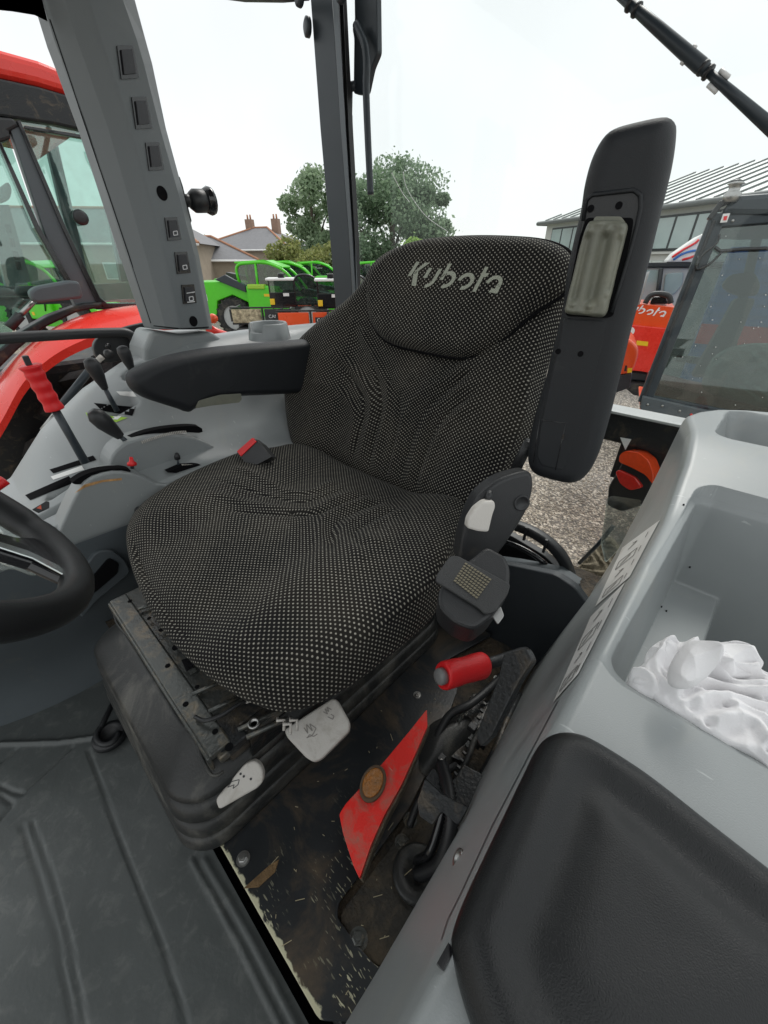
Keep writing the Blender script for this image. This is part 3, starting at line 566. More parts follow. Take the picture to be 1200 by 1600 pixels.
mb = MB().tube([pl(x, y, AO2 + AN * .001, AN) for x, y in ((911, 345), (915, 314), (926, 304), (990, 297), (1001, 305), (1001, 325), (995, 352), (983, 398), (967, 452), (955, 488))], .0022, 6); mb.build('bracket_rim', 'arm', al)
slab('recess', [(905, 372), (916, 340), (990, 340), (988, 360), (958, 494), (948, 497), (884, 494), (886, 468)], AO2 + AN * .0006, AN, .002, 'void', al, r=.004, bevel=.0005)
for x, y in ((872, 549), (907, 553), (923, 326), (967, 321)):
    p = pl(x, y, AO2 + AN * .0006, AN); MB().lathe(p, AN, [(0, .0036), (.0004, .0036)], 16).build('screw_hole', 'void', al, smooth=False)
for q in ([(843, 656), (884, 661)], [(884, 661), (868, 734)], [(843, 656), (833, 724)]):
    MB().tube([pl(x, y, AO2 + AN * .0005, AN) for x, y in q], .0006, 4).build('door_gap', 'gloss', al)
MB().box(pl(880, 683, AO2 + AN * .0006, AN), (.003, .0012, .008)).build('catch_slot', 'gloss', al, smooth=False)

# right armrest, folded down
RX = -.985
ar = thing('lowered_armrest', Xp(470, 570, RX), 'long black armrest lowered over the right hand console', 'armrest')
ra_px = [(196, 586), (212, 574), (250, 558), (300, 547), (350, 540), (420, 534), (480, 530), (500, 540), (498, 580), (478, 606), (462, 613), (420, 616), (378, 618), (330, 622), (306, 633), (292, 643), (276, 638), (250, 630), (222, 620), (202, 606)]
pad('body', ra_px, (RX, 0, 0), (1, 0, 0), 'arm', ar, H=.034, B=.05, R=.020, Rb=.028, N_=160, rings=30)
slab('tilt_lever', [(310, 626), (345, 617), (377, 615), (378, 624), (374, 629), (330, 634), (306, 638)], (RX + .034, 0, 0), (1, 0, 0), .014, 'olive', ar, r=.003, bevel=.002)

# recliner cover and belt reel at the left rear corner
RO, RN = V(-.245, .53, 0), V(.75, -.62, .25).normalized()
slab('recliner_cover', [(716, 880), (722, 838), (735, 800), (748, 774), (778, 750), (806, 740), (832, 735), (835, 762), (826, 796), (808, 826), (786, 858), (772, 876), (748, 888)], RO, RN, .035, 'black', seat, r=.012, bevel=.006, seg=3)
MB().lathe(pl(815, 786, RO, RN), RN, [(0, .0115), (.0015, .0115), (.0016, .009), (.0008, .0088)], 24).build('pivot_cap', 'black', seat)
slab('recline_lever', [(757, 784), (773, 783), (775, 792), (770, 806), (764, 832), (748, 831), (730, 826), (732, 812), (742, 796)], RO + RN * .020, RN, .016, 'white', seat, r=.004, bevel=.003)
MB().tube([pl(766, 768, RO + RN * .004, RN), pl(762, 782, RO + RN * .010, RN)], .0045, 10).build('lever_stem', 'black', seat)
MB().tube([pl(805, 735, V(-.25, .60, 0), (0, -1, 0)), pl(816, 712, V(-.25, .60, 0), (0, -1, 0)), pl(828, 690, V(-.25, .60, 0), (0, -1, 0))], .010, 6).build('armrest_bracket', 'black', seat)
belt = thing('belt_reel', Zp(745, 930, -.53), 'black seat belt reel with webbing wrapped round it below the backrest hinge', 'seat belt')
BZ = -.50
slab('reel_case', [(684, 926), (700, 898), (742, 868), (760, 852), (790, 868), (798, 888), (796, 925), (768, 965), (742, 984), (712, 974), (686, 950)], (0, 0, BZ), (.25, -.35, 1), .055, 'black', belt, r=.008, bevel=.005, seg=3)
bn = V(.25, -.35, 1).normalized()
st = slab('webbing', [(682, 898), (703, 868), (716, 868), (798, 912), (794, 928), (774, 956), (758, 960), (748, 950), (700, 920), (680, 908)], V(0, 0, BZ) + bn * .006, bn, .005, 'strap', belt, r=.004, bevel=.0018)
wt = bvh(st)
pm2 = MB()
for i in range(9):
    for j in range(8):
        s, t = (i + .5) / 9, (j + .5) / 8; q = [np.array(c, float) for c in ((708, 908), (727, 878), (769, 905), (745, 937))]
        p = (q[0] * (1 - s) + q[3] * s) * (1 - t) + (q[1] * (1 - s) + q[2] * s) * t; h = on(wt, p[0], p[1], .0006)
        if h: pm2.box(h, (.0032, .0030, .0008))
o = pm2.build('stitching', mat('tan_stitch', (.19, .17, .12), .9), belt, smooth=False); o['kind'] = 'stuff'
slab('belt_tongue', [(768, 962), (782, 946), (788, 962), (778, 976)], (0, 0, BZ - .03), (.2, -.4, 1), .003, 'steel', belt, r=.003, bevel=.001)
MB().lathe(Zp(742, 972, BZ - .01), (.4, -.8, .2), [(-.008, .012), (.012, .012)], 16).build('guide', 'gloss', belt)

# buckle at the right rear of the cushion
bk = thing('belt_buckle', Zp(400, 725, -.46), 'black seat belt buckle with a red release button', 'buckle')
BKO = V(-.80, .46, -.375)
slab('housing', [(370, 706), (396, 685), (408, 694), (424, 714), (402, 726), (382, 722)], BKO, (.3, -.8, .5), .022, 'black', bk, r=.002, bevel=.002)
slab('release_button', [(370, 705), (394, 684), (400, 690), (376, 713)], BKO + V(.3, -.8, .5).normalized() * .003, (.3, -.8, .5), .01, 'redgrip', bk, r=.001, bevel=.001)

# pan, bellows, white handles
NB = 72
def rrect(cx, cy, hx, hy, r, n=NB):
    pts = []
    for (sx, sy, a0) in ((1, 1, 0), (-1, 1, 90), (-1, -1, 180), (1, -1, 270)):
        for k in range(n // 4):
            a = math.radians(a0 + 90 * k / (n // 4 - 1)); pts.append((cx + sx * (hx - r) + r * math.cos(a), cy + sy * (hy - r) + r * math.sin(a)))
    return pts
prof = [(-.700, -.002), (-.696, .003), (-.690, .004), (-.676, .001), (-.6735, -.002), (-.673, -.010), (-.671, -.010), (-.670, -.002), (-.664, .000), (-.650, -.003), (-.646, -.007), (-.645, -.016), (-.643, -.016), (-.641, -.007), (-.634, -.004), (-.616, -.007), (-.610, -.013), (-.609, -.022), (-.607, -.022), (-.604, -.013), (-.598, -.010), (-.592, -.015), (-.584, -.026), (-.570, -.046), (-.560, -.058), (-.557, -.063), (-.566, -.066)]
vs = []; cx, cy, hx, hy = -.523, .254, .203, .284
for z, of in prof:
    tl = .045 * (z + .70) / .14                        # the folds spread towards the right hand side at the top
    vs += [(x, y, z) for x, y in rrect(cx - tl / 2, cy, hx + of + tl / 2, hy + of, .055)]
fs = [(i * NB + k, i * NB + (k + 1) % NB, (i + 1) * NB + (k + 1) % NB, (i + 1) * NB + k) for i in range(len(prof) - 1) for k in range(NB)]
mk('suspension_bellows', vs, fs, 'rubber', seat)
pan = thing  # keep name free
PNZ = -.548
front = [(186, 938), (214, 924), (470, 1114), (505, 1105), (430, 1150), (344, 1192), (336, 1190)]
P = [Zp(x, y, PNZ) for x, y in [(187, 940), (200, 930), (343, 1190), (338, 1196)]]
mb = MB(); mb.box((-.55, .255, PNZ - .006), (.425, .42, .012)); pan_o = mb.build('seat_pan', 'panmetal', seat, smooth=False, bevel=.003)
mb = MB(); mb.box((-.548, .052, PNZ + .002), (.405, .030, .012)).box((-.548, .036, PNZ - .010), (.405, .006, .030)); mb.build('front_rail', 'panmetal', seat, smooth=False, bevel=.003, seg=3)
mb = MB(); mb.box((-.352, .25, PNZ - .012), (.016, .40, .03)).box((-.372, .25, PNZ + .001), (.03, .38, .008)); mb.build('side_rail', 'blackmetal', seat, smooth=False, bevel=.003)
pt = bvh(pan_o); rim = PNZ + .0085
for x, y, r in ((203, 939, .004), (233, 966, .0035), (275, 1011, .0065), (308, 1073, .0035), (336, 1143, .004), (358, 1167, .0055), (218, 951, .003), (252, 984, .0045), (262, 1040, .004), (290, 1100, .004)):
    MB().lathe(Zp(x, y, rim), (0, 0, 1), [(-.0004, r), (0.0002, r)], 16).build('pan_hole', 'void', seat, smooth=False)
slab('pan_slot', [(283, 1031), (296, 1027), (303, 1042), (291, 1049)], (0, 0, rim), (0, 0, 1), .0006, 'gloss', seat, bevel=.0001)
slab('pan_slot', [(294, 1048), (304, 1043), (308, 1048), (298, 1054)], (0, 0, rim), (0, 0, 1), .0006, 'panmetal', seat, bevel=.0001)
for (a, b) in (((300, 1085), (352, 1062)), ((326, 1112), (372, 1090)), ((216, 952), (240, 944)), ((372, 1140), (432, 1112)), ((385, 1152), (450, 1122))):
    MB().tube([Zp(*a, rim - .001), Zp(*b, rim - .001)], .0035, 6).build('pressed_rib', 'panmetal', seat)
cv = [Vector(q) for q in catmull([Zp(*a, rim + h_) for *a, h_ in ((305, 1120, .004), (320, 1126, .01), (345, 1118, .012), (370, 1102, .012), (384, 1095, .008))], 24, False)]
MB().tube(cv, .0028, 8).build('wire', 'black', seat); MB().tube([cv[-1], cv[-1] + (cv[-1] - cv[-2]).normalized() * .012], .0042, 8).build('wire_end', 'white', seat)
cv = [Vector(q) for q in catmull([Zp(x, y, -.556) for x, y in ((200, 936), (180, 948), (182, 972), (205, 1000), (232, 1030), (262, 1075), (285, 1110), (292, 1140), (305, 1150), (314, 1180), (332, 1212), (350, 1205))], 60, False)]
MB().tube(cv, .0022, 8).build('bellows_lip', 'rubber', seat)
MB().box(Zp(362, 1150, PNZ - .01), (.05, .03, .03)).build('corner_bracket', 'blackmetal', seat, smooth=False, bevel=.003)
MB().lathe(Zp(397, 1132, rim + .002), (0, 0, 1), [(0, .008), (.004, .008), (.004, .005), (0, .005)], 16).build('spring_ring', 'steel', seat)
slab('side_plate', [(392, 1156), (438, 1122), (445, 1150), (440, 1176), (396, 1196)], (-.335, 0, 0), (1, 0, 0), .004, 'blackmetal', seat, r=.002, bevel=.001)
hn = V(.25, -.30, 1).normalized(); hO = Zp(500, 1135, -.575)
hb = slab('height_handle', [(443, 1140), (470, 1122), (520, 1090), (528, 1094), (547, 1128), (546, 1142), (538, 1150), (502, 1186), (490, 1191), (478, 1184), (448, 1152)], hO, hn, .016, 'white', seat, r=.010, bevel=.005, seg=4, smooth=False)
tr = bvh(hb)
sy = [[(475, 1137), (481, 1146), (479, 1132), (488, 1142), (484, 1131), (494, 1138), (490, 1146), (487, 1150), (479, 1153)], [(480, 1153), (484, 1148), (490, 1151), (496, 1147)], [(505, 1112), (512, 1116), (508, 1108), (514, 1112), (511, 1105), (518, 1109)], [(512, 1120), (520, 1124), (522, 1119), (517, 1116)]]
lines_on('embossed_symbol', tr, sy, 1.6, mat('embossed_edge', (.30, .28, .26), .6), hb, lift=.0006)
wO = Zp(375, 1225, -.60); wn = V(.55, -.45, .8).normalized()
wl = slab('weight_lever', [(336, 1250), (348, 1235), (382, 1194), (396, 1188), (406, 1194), (412, 1208), (411, 1222), (402, 1232), (346, 1264), (341, 1264)], wO, wn, .014, 'white', seat, r=.006, bevel=.003, seg=3)
tr = bvh(wl)
for x, y in ((378, 1198), (376, 1209), (381, 1213), (392, 1217)):
    h = on(tr, x, y, .0003)
    if h: MB().lathe(h, wn, [(0, .0016), (.0003, .0016)], 10).build('dot', 'ink', wl, smooth=False)
lines_on('lever_mark', tr, [[(362, 1221), (374, 1218), (372, 1226), (364, 1232), (366, 1226), (356, 1230), (362, 1221)]], 1.2, 'ink', wl, lift=.0004)
for k in range(3):
    p = Zp(434 + k * 10, 1122 + (k % 2) * 6, -.535); MB().tube([p, p + V(.006, -.004, .006), p + V(.010, .004, .002), p + V(.016, -.002, -.008)], .0022, 6).build('torn_cable_tie', 'white', seat)

# ================================================================== red flap with amber reflector, hand brake, linkage
rp = thing('red_side_marker', Zp(590, 1240, PZ), 'scuffed red plate with a round amber reflector, standing on the platform', 'marker plate')
rpl = slab('plate', [(530, 1272), (540, 1256), (562, 1232), (600, 1190), (640, 1142), (667, 1108), (668, 1135), (655, 1165), (628, 1225), (600, 1275), (580, 1320), (562, 1373), (552, 1352), (536, 1302)], (0, 0, -.660), (.05, -.12, 1), .012, 'reddirty', rp, r=.003, bevel=.0025, seg=3)
slab('filler_edge', [(672, 1132), (655, 1172), (632, 1228), (604, 1280), (584, 1325), (566, 1374), (558, 1366), (575, 1318), (596, 1270), (622, 1222), (646, 1165), (662, 1130)], (0, 0, -.671), (.05, -.12, 1), .026, mat('old_sealant', (.17, .14, .10), .95, var=.5, vscale=50, bump=1.5, bscale=160), rp, bevel=.001)
rc = pl(583, 1225, (0, 0, -.658), (.05, -.12, 1)); e1, e2, nn = frame((.05, -.12, 1)); ax = (pl(668, 1108, (0, 0, -.658), (.05, -.12, 1)) - pl(562, 1373, (0, 0, -.658), (.05, -.12, 1))).normalized()
bx = nn.cross(ax).normalized()
for nm, sc, hh, mm_ in (('bezel', 1.12, .005, 'filler'), ('reflector', .88, .009, 'amber')):
    P = [rc + ax * math.cos(a) * .0215 * sc + bx * math.sin(a) * .0155 * sc for a in np.linspace(0, 2 * math.pi, 28, endpoint=False)]
    MB().prism(P, nn * hh).build(nm, mat('sealant_ring', (.12, .08, .05), .9, var=.4, vscale=80) if mm_ == 'filler' else 'amber', rp, smooth=False, bevel=.002, seg=3)

hbk = thing('parking_brake_lever', Zp(800, 1035, -.60), 'red gripped hand brake lever with a grey push button, left of the seat', 'hand brake')
a0, a1, a2 = pl(693, 1056, (0, 0, -.50), (0, 0, 1)), Zp(752, 1040, -.52), Zp(822, 1020, -.56)
ad = (a1 - a0).normalized()
def ovaltube(a, b, prof, m, name, parent, n=24, up=(0, 0, 1), sq=1.15):
    d = (b - a); u = d.normalized(); s = u.cross(Vector(up)).normalized(); w = s.cross(u); vs = []
    for t, r in prof: vs += [a + d * t + (s * math.cos(2 * math.pi * k / n) * r + w * math.sin(2 * math.pi * k / n) * r * sq) for k in range(n)]
    m_ = len(prof); fs = [(i * n + k, (i + 1) * n + k, (i + 1) * n + (k + 1) % n, i * n + (k + 1) % n) for i in range(m_ - 1) for k in range(n)] + [tuple(range(n)), tuple((m_ - 1) * n + k for k in range(n))[::-1]]
    return MB().add(vs, fs).build(name, m, parent)
ovaltube(a0, a1, [(0, .0125), (-.03, .0150), (-.02, .0175), (.03, .0188), (.3, .0185), (.5, .0175), (.8, .0185), (1.0, .0188), (1.06, .017), (1.08, .012)], 'redgrip', 'grip', hbk)
MB().lathe(a0 - ad * .006, -ad, [(-.01, .0118), (.001, .0118), (.004, .0105), (.0055, .006)], 20).build('push_button', mat('grey_button', (.22, .22, .22), .35, var=.1), hbk)
ovaltube(a1, a2, [(0, .0085), (.3, .0085), (.9, .010), (1, .009)], 'black', 'shaft', hbk)
slab('quadrant', [(786, 1022), (822, 1012), (832, 1032), (812, 1062), (790, 1105), (768, 1150), (750, 1168), (742, 1150), (762, 1100), (778, 1060)], (0, .42, 0), (-.5, -1, .6), .008, 'blackmetal', hbk, r=.004, bevel=.0015)
for i in range(11):
    p = Zp(757 - i * 4.5, 1100 + i * 11, -.665); MB().box(p, (.006, .0035, .006)).build('ratchet_tooth', 'blackmetal', hbk, smooth=False)
slab('lower_bracket', [(735, 1085), (770, 1080), (765, 1110), (742, 1160), (722, 1190), (700, 1180), (716, 1140)], (0, 0, -.69), (0, 0, 1), .02, 'blackmetal', hbk, r=.004, bevel=.002)
for dx, m_, r in ((0, 'steel', .0016), (14, 'black', .004), (-6, 'black', .0035)):
    MB().tube([Zp(800 + dx, 1040, -.60), Zp(790 + dx, 1070, -.63), Zp(768 + dx * .5, 1120, -.66), Zp(747 + dx * .4, 1170, -.69)], r, 8).build('brake_cable', m_, hbk)
for (pts, r, m_, lab) in (([(672, 1178), (700, 1120), (735, 1100), (765, 1075), (790, 1050)], .007, 'black', 'thick black hose arching over the rubber boot'), ([(700, 1240), (728, 1190), (745, 1150), (770, 1120), (800, 1090)], .005, 'rubber', 'thin muddy hose between bracket and brake cables'), ([(640, 1290), (655, 1250), (668, 1232), (690, 1210), (712, 1196)], .0055, 'black', 'black hose ducking under the dusty bracket'), ([(742, 1230), (770, 1180), (790, 1130), (812, 1085)], .006, 'blackmetal', 'hose running along the foot of the grey fender')):
    hs = thing('hydraulic_hose', Zp(*pts[0], -.70), lab, 'hose'); MB().tube([Vector(q) for q in catmull([Zp(a, b, -.69 + .03 * math.sin(math.pi * i / (len(pts) - 1))) for i, (a, b) in enumerate(pts)], 40, False)], r, 10).build('hose', m_, hs)
sp = [Zp(a, b, -.672) for a, b in ((715, 1128), (742, 1085))]; hs = thing('return_spring', sp[0], 'small coiled return spring beside the brake ratchet', 'spring')
MB().tube([sp[0].lerp(sp[1], i / 120) + V(math.cos(i * .8) * .004, math.sin(i * .8) * .003, math.sin(i * .8) * .003) for i in range(121)], .0009, 5).build('coil', 'panmetal', hs)
dm = thing('transmission_boot', Zp(690, 1150, -.72), 'black rubber dome boot between the red plate and hand brake linkage', 'rubber boot')
pad('boot', [(652, 1190), (655, 1160), (672, 1135), (700, 1122), (728, 1122), (742, 1140), (735, 1168), (712, 1190), (690, 1215), (660, 1215)], (0, 0, -.708), (0, 0, 1), 'rubber', dm, H=.035, B=.005, R=.04, N_=60, rings=14)
vb = thing('valve_bracket', Zp(705, 1240, -.68), 'dusty black folded steel bracket beside the grey fender', 'bracket')
slab('top_face', [(664, 1215), (676, 1199), (700, 1222), (712, 1214), (724, 1194), (752, 1208), (756, 1222), (735, 1262), (722, 1258), (690, 1240)], (0, 0, -.655), (.1, -.1, 1), .006, 'blackmetal', vb, r=.003, bevel=.0015)
slab('front_face', [(664, 1216), (690, 1240), (732, 1262), (716, 1290), (690, 1268), (676, 1290), (655, 1275), (652, 1252)], (0, 0, -.668), (.1, -.5, 1), .012, 'blackmetal', vb, r=.003, bevel=.0015)
cn = thing('wiring_connector', Zp(692, 1195, -.67), 'small white wiring plug above the dusty bracket', 'connector')
MB().box(Zp(690, 1186, -.665), (.010, .012, .012)).build('socket', 'black', cn, smooth=False, bevel=.001); MB().box(Zp(690, 1194, -.662), (.009, .009, .012)).build('plug', 'white', cn, smooth=False, bevel=.001)
cn2 = thing('wiring_connector', Zp(738, 1137, -.66), 'small black square plug clipped near the ratchet', 'connector')
MB().box(Zp(738, 1137, -.66), (.014, .012, .012)).build('socket', 'black', cn2, smooth=False, bevel=.0015)
for k, (x, y, r) in enumerate(((725, 1112, .005), (776, 1060, .004), (790, 1122, .004), (740, 1212 - 120, .003))):
    t = thing('floor_bolt', Zp(x, y, -.70), ('muddy bolt head next to the rubber boot', 'bolt on the hand brake bracket', 'bolt low beside the brake cables', 'small bolt just under the red grip')[k], 'bolt'); bolt('head', Zp(x, y, -.69), V(0, 0, 1), r, t, 'panmetal')
# straw and grit lying about
mb = MB()
for _ in range(70):
    x, y = RNG.uniform(400, 720), RNG.uniform(1090, 1560); p = Zp(x, y, PZ + .0012)
    if p.y < .012 or p.x < -.30: continue
    a = RNG.uniform(0, 3.14); l_ = RNG.uniform(.001, .005) if RNG.random() < .85 else .012; mb.box(p, (l_, .0007, .0007), (V(math.cos(a), math.sin(a), 0), V(-math.sin(a), math.cos(a), 0), V(0, 0, 1)))
o = mb.build('straw_litter', mat('straw', (.42, .37, .24), .9), None, smooth=False); tag(o, 'scattered pale straw bits and grit on the platform', 'litter', kind='stuff')

# ================================================================== LEFT FENDER WITH TRAY (image right)
def boxsdf(X_, Y_, x0, x1, y0, y1, r):
    cx, cy = (x0 + x1) / 2, (y0 + y1) / 2; qx = np.abs(X_ - cx) - (x1 - x0) / 2 + r; qy = np.abs(Y_ - cy) - (y1 - y0) / 2 + r
    return np.hypot(np.maximum(qx, 0), np.maximum(qy, 0)) + np.minimum(np.maximum(qx, qy), 0) - r
def smin(a, b, k): h = np.clip(.5 + .5 * (b - a) / k, 0, 1); return b * (1 - h) + a * h - k * h * (1 - h)
def fz(X_, Y_):
    top = -.300 + .05 * sstep(.60, .86, Y_) - .02 * sstep(.16, -.2, Y_)
    tray = boxsdf(X_, Y_, -.012, .42, .298, .705, .022); tz = -.306 - np.clip(-tray, 0, 1) * 7.5
    fl = -.445 - .085 * sstep(.066, .082, X_) - .02 * sstep(.45, .3, Y_); tz = np.maximum(tz, fl)
    led = boxsdf(X_, Y_, -.020, .43, .286, .715, .03); lz = -.300 - np.clip(-led, 0, 1) * .7
    pk = boxsdf(X_, Y_, -.036, .35, .855, 1.05, .03); pz = top - .006 - np.clip(-pk, 0, 1) * 3.0; pz = np.maximum(pz, -.42)
    z = top + 0 * X_; z = np.where(led < 0, smin(z, lz, .004), z); z = np.where(tray < 0, smin(z, tz, .006), z); z = np.where(pk < 0, smin(z, pz, .008), z)
    return z
def xl(y):      # left edge of the top face
    return np.interp(y, [-.3, .06, .2, .4, .6, .75, .86, .95, .99, 1.03, 1.06, 1.085], [-.010, -.014, -.024, -.030, -.036, -.050, -.068, -.092, -.082, -.060, -.025, .03])
ys = np.unique(np.round(np.r_[np.linspace(-.32, 1.085, 180), np.linspace(.27, .34, 60), np.linspace(.67, .73, 50), np.linspace(.84, .90, 40)], 4)); NYF = len(ys); us = np.r_[np.linspace(0, .05, 62)[:-1], np.linspace(.05, .12, 40)[:-1], np.linspace(.12, .5, 60)]
rows = []; uvr = []
for y in ys:
    x0 = float(xl(y)); r = []
    zt = float(fz(np.array([x0 + .012]), np.array([y]))[0])
    # wall foot
    xb = float(np.interp(y, [-.3, .02, .21, .30, .60, .80, .95], [-.055, -.085, -.090, -.112, -.150, -.160, -.155])); zb = -.76; rw = float(sstep(.55, .9, np.array(y))); xb = xb if y < .955 else min(x0 - .02, xb + (y - .955) * 1.6)
    wall = []
    for t in np.linspace(0, 1, 26):
        k = t ** (.8 - .38 * rw); mid = .014 * math.sin(math.pi * t) * (1 - rw)
        wall.append((xb + (x0 - .002 - xb) * k - mid, y, zb + (zt - .014 - zb) * t))
    cr_ = [(x0 - .001 + .012 * (1 - math.cos(a)), y, zt - .014 + .014 * math.sin(a)) for a in np.linspace(.15, math.pi / 2, 6)]
    xs = x0 + .012 + us[1:]; zz = fz(xs, np.full_like(xs, y)); rows.append(wall + cr_ + [(float(a), y, float(b)) for a, b in zip(xs, zz)])
nc = len(rows[0]); vs = [p for r in rows for p in r]
fs = [(i * nc + k, i * nc + k + 1, (i + 1) * nc + k + 1, (i + 1) * nc + k) for i in range(NYF - 1) for k in range(nc - 1)]
fd = thing('left_fender', (.05, .3, -.76), 'grey moulded fender cover with storage tray and cup pocket, nearest the camera', 'fender')
fo = mk('moulding', vs, fs, 'grey', fd); fo.modifiers.new('sub', 'SUBSURF').render_levels = 0
ft = bvh(fo)
PO, PN = Zp(900, 1350, -.296), V(0, -.06, 1)
pd_px = [(706, 1482), (709, 1450), (730, 1395), (775, 1300), (818, 1210), (840, 1168), (862, 1153), (892, 1152), (925, 1165), (1000, 1213), (1100, 1292), (1200, 1371), (1320, 1466), (1400, 1560), (1430, 1700), (1380, 1850), (1200, 1960), (980, 1960), (860, 1850), (770, 1690), (722, 1560)]
def padfn(u, v, d, c): return -.0060 * np.exp(-((d - .034) / .012) ** 2) - .001 * sstep(.05, .085, d)
pad('arm_pad', pd_px, PO, PN, 'pad', fd, H=.022, B=.004, R=.018, Rb=.01, N_=180, rings=70, fn=padfn, smooth_it=14)
for x, y in ((858, 998), (716, 1340)):
    h = on(ft, x, y, -.002)
    if h: (MB().lathe(h, (-1, -.3, .3), [(0, .0075), (.006, .0075), (.010, .005)], 14) if y < 1100 else MB().lathe(h, (-1, -.4, .5), [(0, .007), (.003, .007), (.003, .004), (.001, .003)], 14)).build('fixing_clip', 'black' if y < 1100 else 'steel', fd)
lines_on('parting_line', ft, [[(720, 1398), (770, 1290), (830, 1175), (872, 1096)], [(690, 1470), (700, 1438), (720, 1398)]], 1.3, 'grey_dark', fd, lift=.0005)
for x, y in ((1068, 789), (1033, 948), (1078, 886), (1087, 997), (1041, 955)):
    h = on(ft, x, y, .0004)
    if h: MB().box(h, (.0022, .0022, .0022)).build('nick', 'void', fd, smooth=False)
h = on(ft, 697, 1497, .0005)
if h: MB().box(h, (.004, .01, .004)).build('broken_clip', 'gloss', fd, smooth=False)
for nm, q, lab in (('upper', [(931, 948), (985, 902), (1032, 813), (973, 856)], 'white warning sticker with black pictograms, upper one on the fender wall'), ('lower', [(866, 1098), (905, 1054), (978, 910), (924, 964)], 'white warning sticker with black pictograms, lower one on the fender wall')):
    o = decal('warning_label', ft, q, 'sticker', None, lift=.0010, nu=14, nv=14)
    if o:
        o = tag(o, lab, 'sticker'); Q = [np.array(c, float) for c in q]
        def qp(s, t): return tuple((Q[0] * (1 - s) + Q[1] * s) * (1 - t) + (Q[3] * (1 - s) + Q[2] * s) * t)
        polys = []
        for i in range(4):
            s0 = .08 + i * .0; t0 = .06 + i * .24
            polys += [[qp(.16, t0), qp(.66, t0), qp(.66, t0 + .14), qp(.16, t0 + .14), qp(.16, t0)], [qp(.26, t0 + .04), qp(.5, t0 + .11)]] if i in (0, 2) else [[qp(.3, t0 + .04), qp(.5, t0 + .1), qp(.36, t0 + .12)]]
            polys += [[qp(.78, t0 + .02), qp(.78, t0 + .12)]]
        lines_on('pictogram', ft, polys, .65, 'ink', o, lift=.0016)

# white cloth lying in the tray
def cloth():
    px = [(976, 1083), (990, 1054), (1010, 1034), (1013, 1018), (1040, 1008), (1062, 1013), (1080, 1003), (1100, 1012), (1122, 1007), (1150, 1010), (1172, 1022), (1180, 1042), (1192, 1052), (1230, 1062), (1300, 1100), (1310, 1260), (1250, 1290), (1190, 1230), (1160, 1200), (1110, 1180), (1060, 1150), (1020, 1120), (995, 1098)]
    o, n = V(0, 0, -.418), V(-.05, -.30, 1)
    rs = np.random.default_rng(11)
    K = [(rs.uniform(0, math.pi), rs.uniform(30, 60), rs.uniform(0, 6.28), rs.uniform(12, 26), rs.uniform(0, 6.28)) for _ in range(5)] + [(rs.uniform(0, math.pi), rs.uniform(62, 130), rs.uniform(0, 6.28), rs.uniform(20, 50), rs.uniform(0, 6.28)) for _ in range(7)]
    ln = [([(1052, 1014), (1026, 1030), (1014, 1060), (1028, 1090), (1052, 1108)], .012, .0034), ([(1030, 1040), (1024, 1062), (1040, 1080)], .008, .003), ([(1084, 1008), (1062, 1036), (1070, 1052), (1098, 1050), (1112, 1034)], .013, .0034),
          ([(1110, 1010), (1150, 1016), (1178, 1034), (1172, 1052), (1136, 1052), (1116, 1038), (1112, 1056), (1140, 1072), (1190, 1080), (1230, 1084)], .012, .0045), ([(1036, 1112), (1060, 1086), (1100, 1078), (1150, 1090), (1210, 1096)], .013, .0034),
          ([(1066, 1124), (1100, 1102), (1160, 1108), (1220, 1130)], .012, .005), ([(1090, 1150), (1130, 1136), (1164, 1150), (1180, 1190)], .012, .005), ([(1120, 1120), (1150, 1124), (1190, 1150), (1210, 1190)], .010, .004),
          ([(1010, 1086), (1002, 1060), (1012, 1040)], .008, .004), ([(1082, 1066), (1120, 1072), (1160, 1066), (1200, 1070)], -.010, .005), ([(1050, 1060), (1080, 1066)], -.010, .005), ([(1080, 1096), (1130, 1092), (1180, 1104)], -.010, .004)]
    def fn(u, v, d, c):
        h = np.zeros_like(u)
        for a, f, ph, g, p2 in K:
            s = u * math.cos(a) + v * math.sin(a); t = -u * math.sin(a) + v * math.cos(a)
            w = 1 - np.sqrt(np.sin(s * f + ph + 1.6 * np.sin(t * g + p2)) ** 2 + .01)
            h += (np.clip(w, 0, 1) ** 1.8) * (.006 if f < 61 else .0032) * (.3 + .7 * np.sin(t * g * 1.3 + ph) ** 2)
        return h + .010 * np.sin(u * 24 + 1) * np.sin(v * 27) - .004
    return pad('white_cloth', px, o, n, 'cloth', None, H=.016, B=.012, R=.009, N_=300, rings=130, lines=ln, fn=fn)
clo = tag(cloth(), 'crumpled white cloth lying in the grey fender tray', 'cloth')
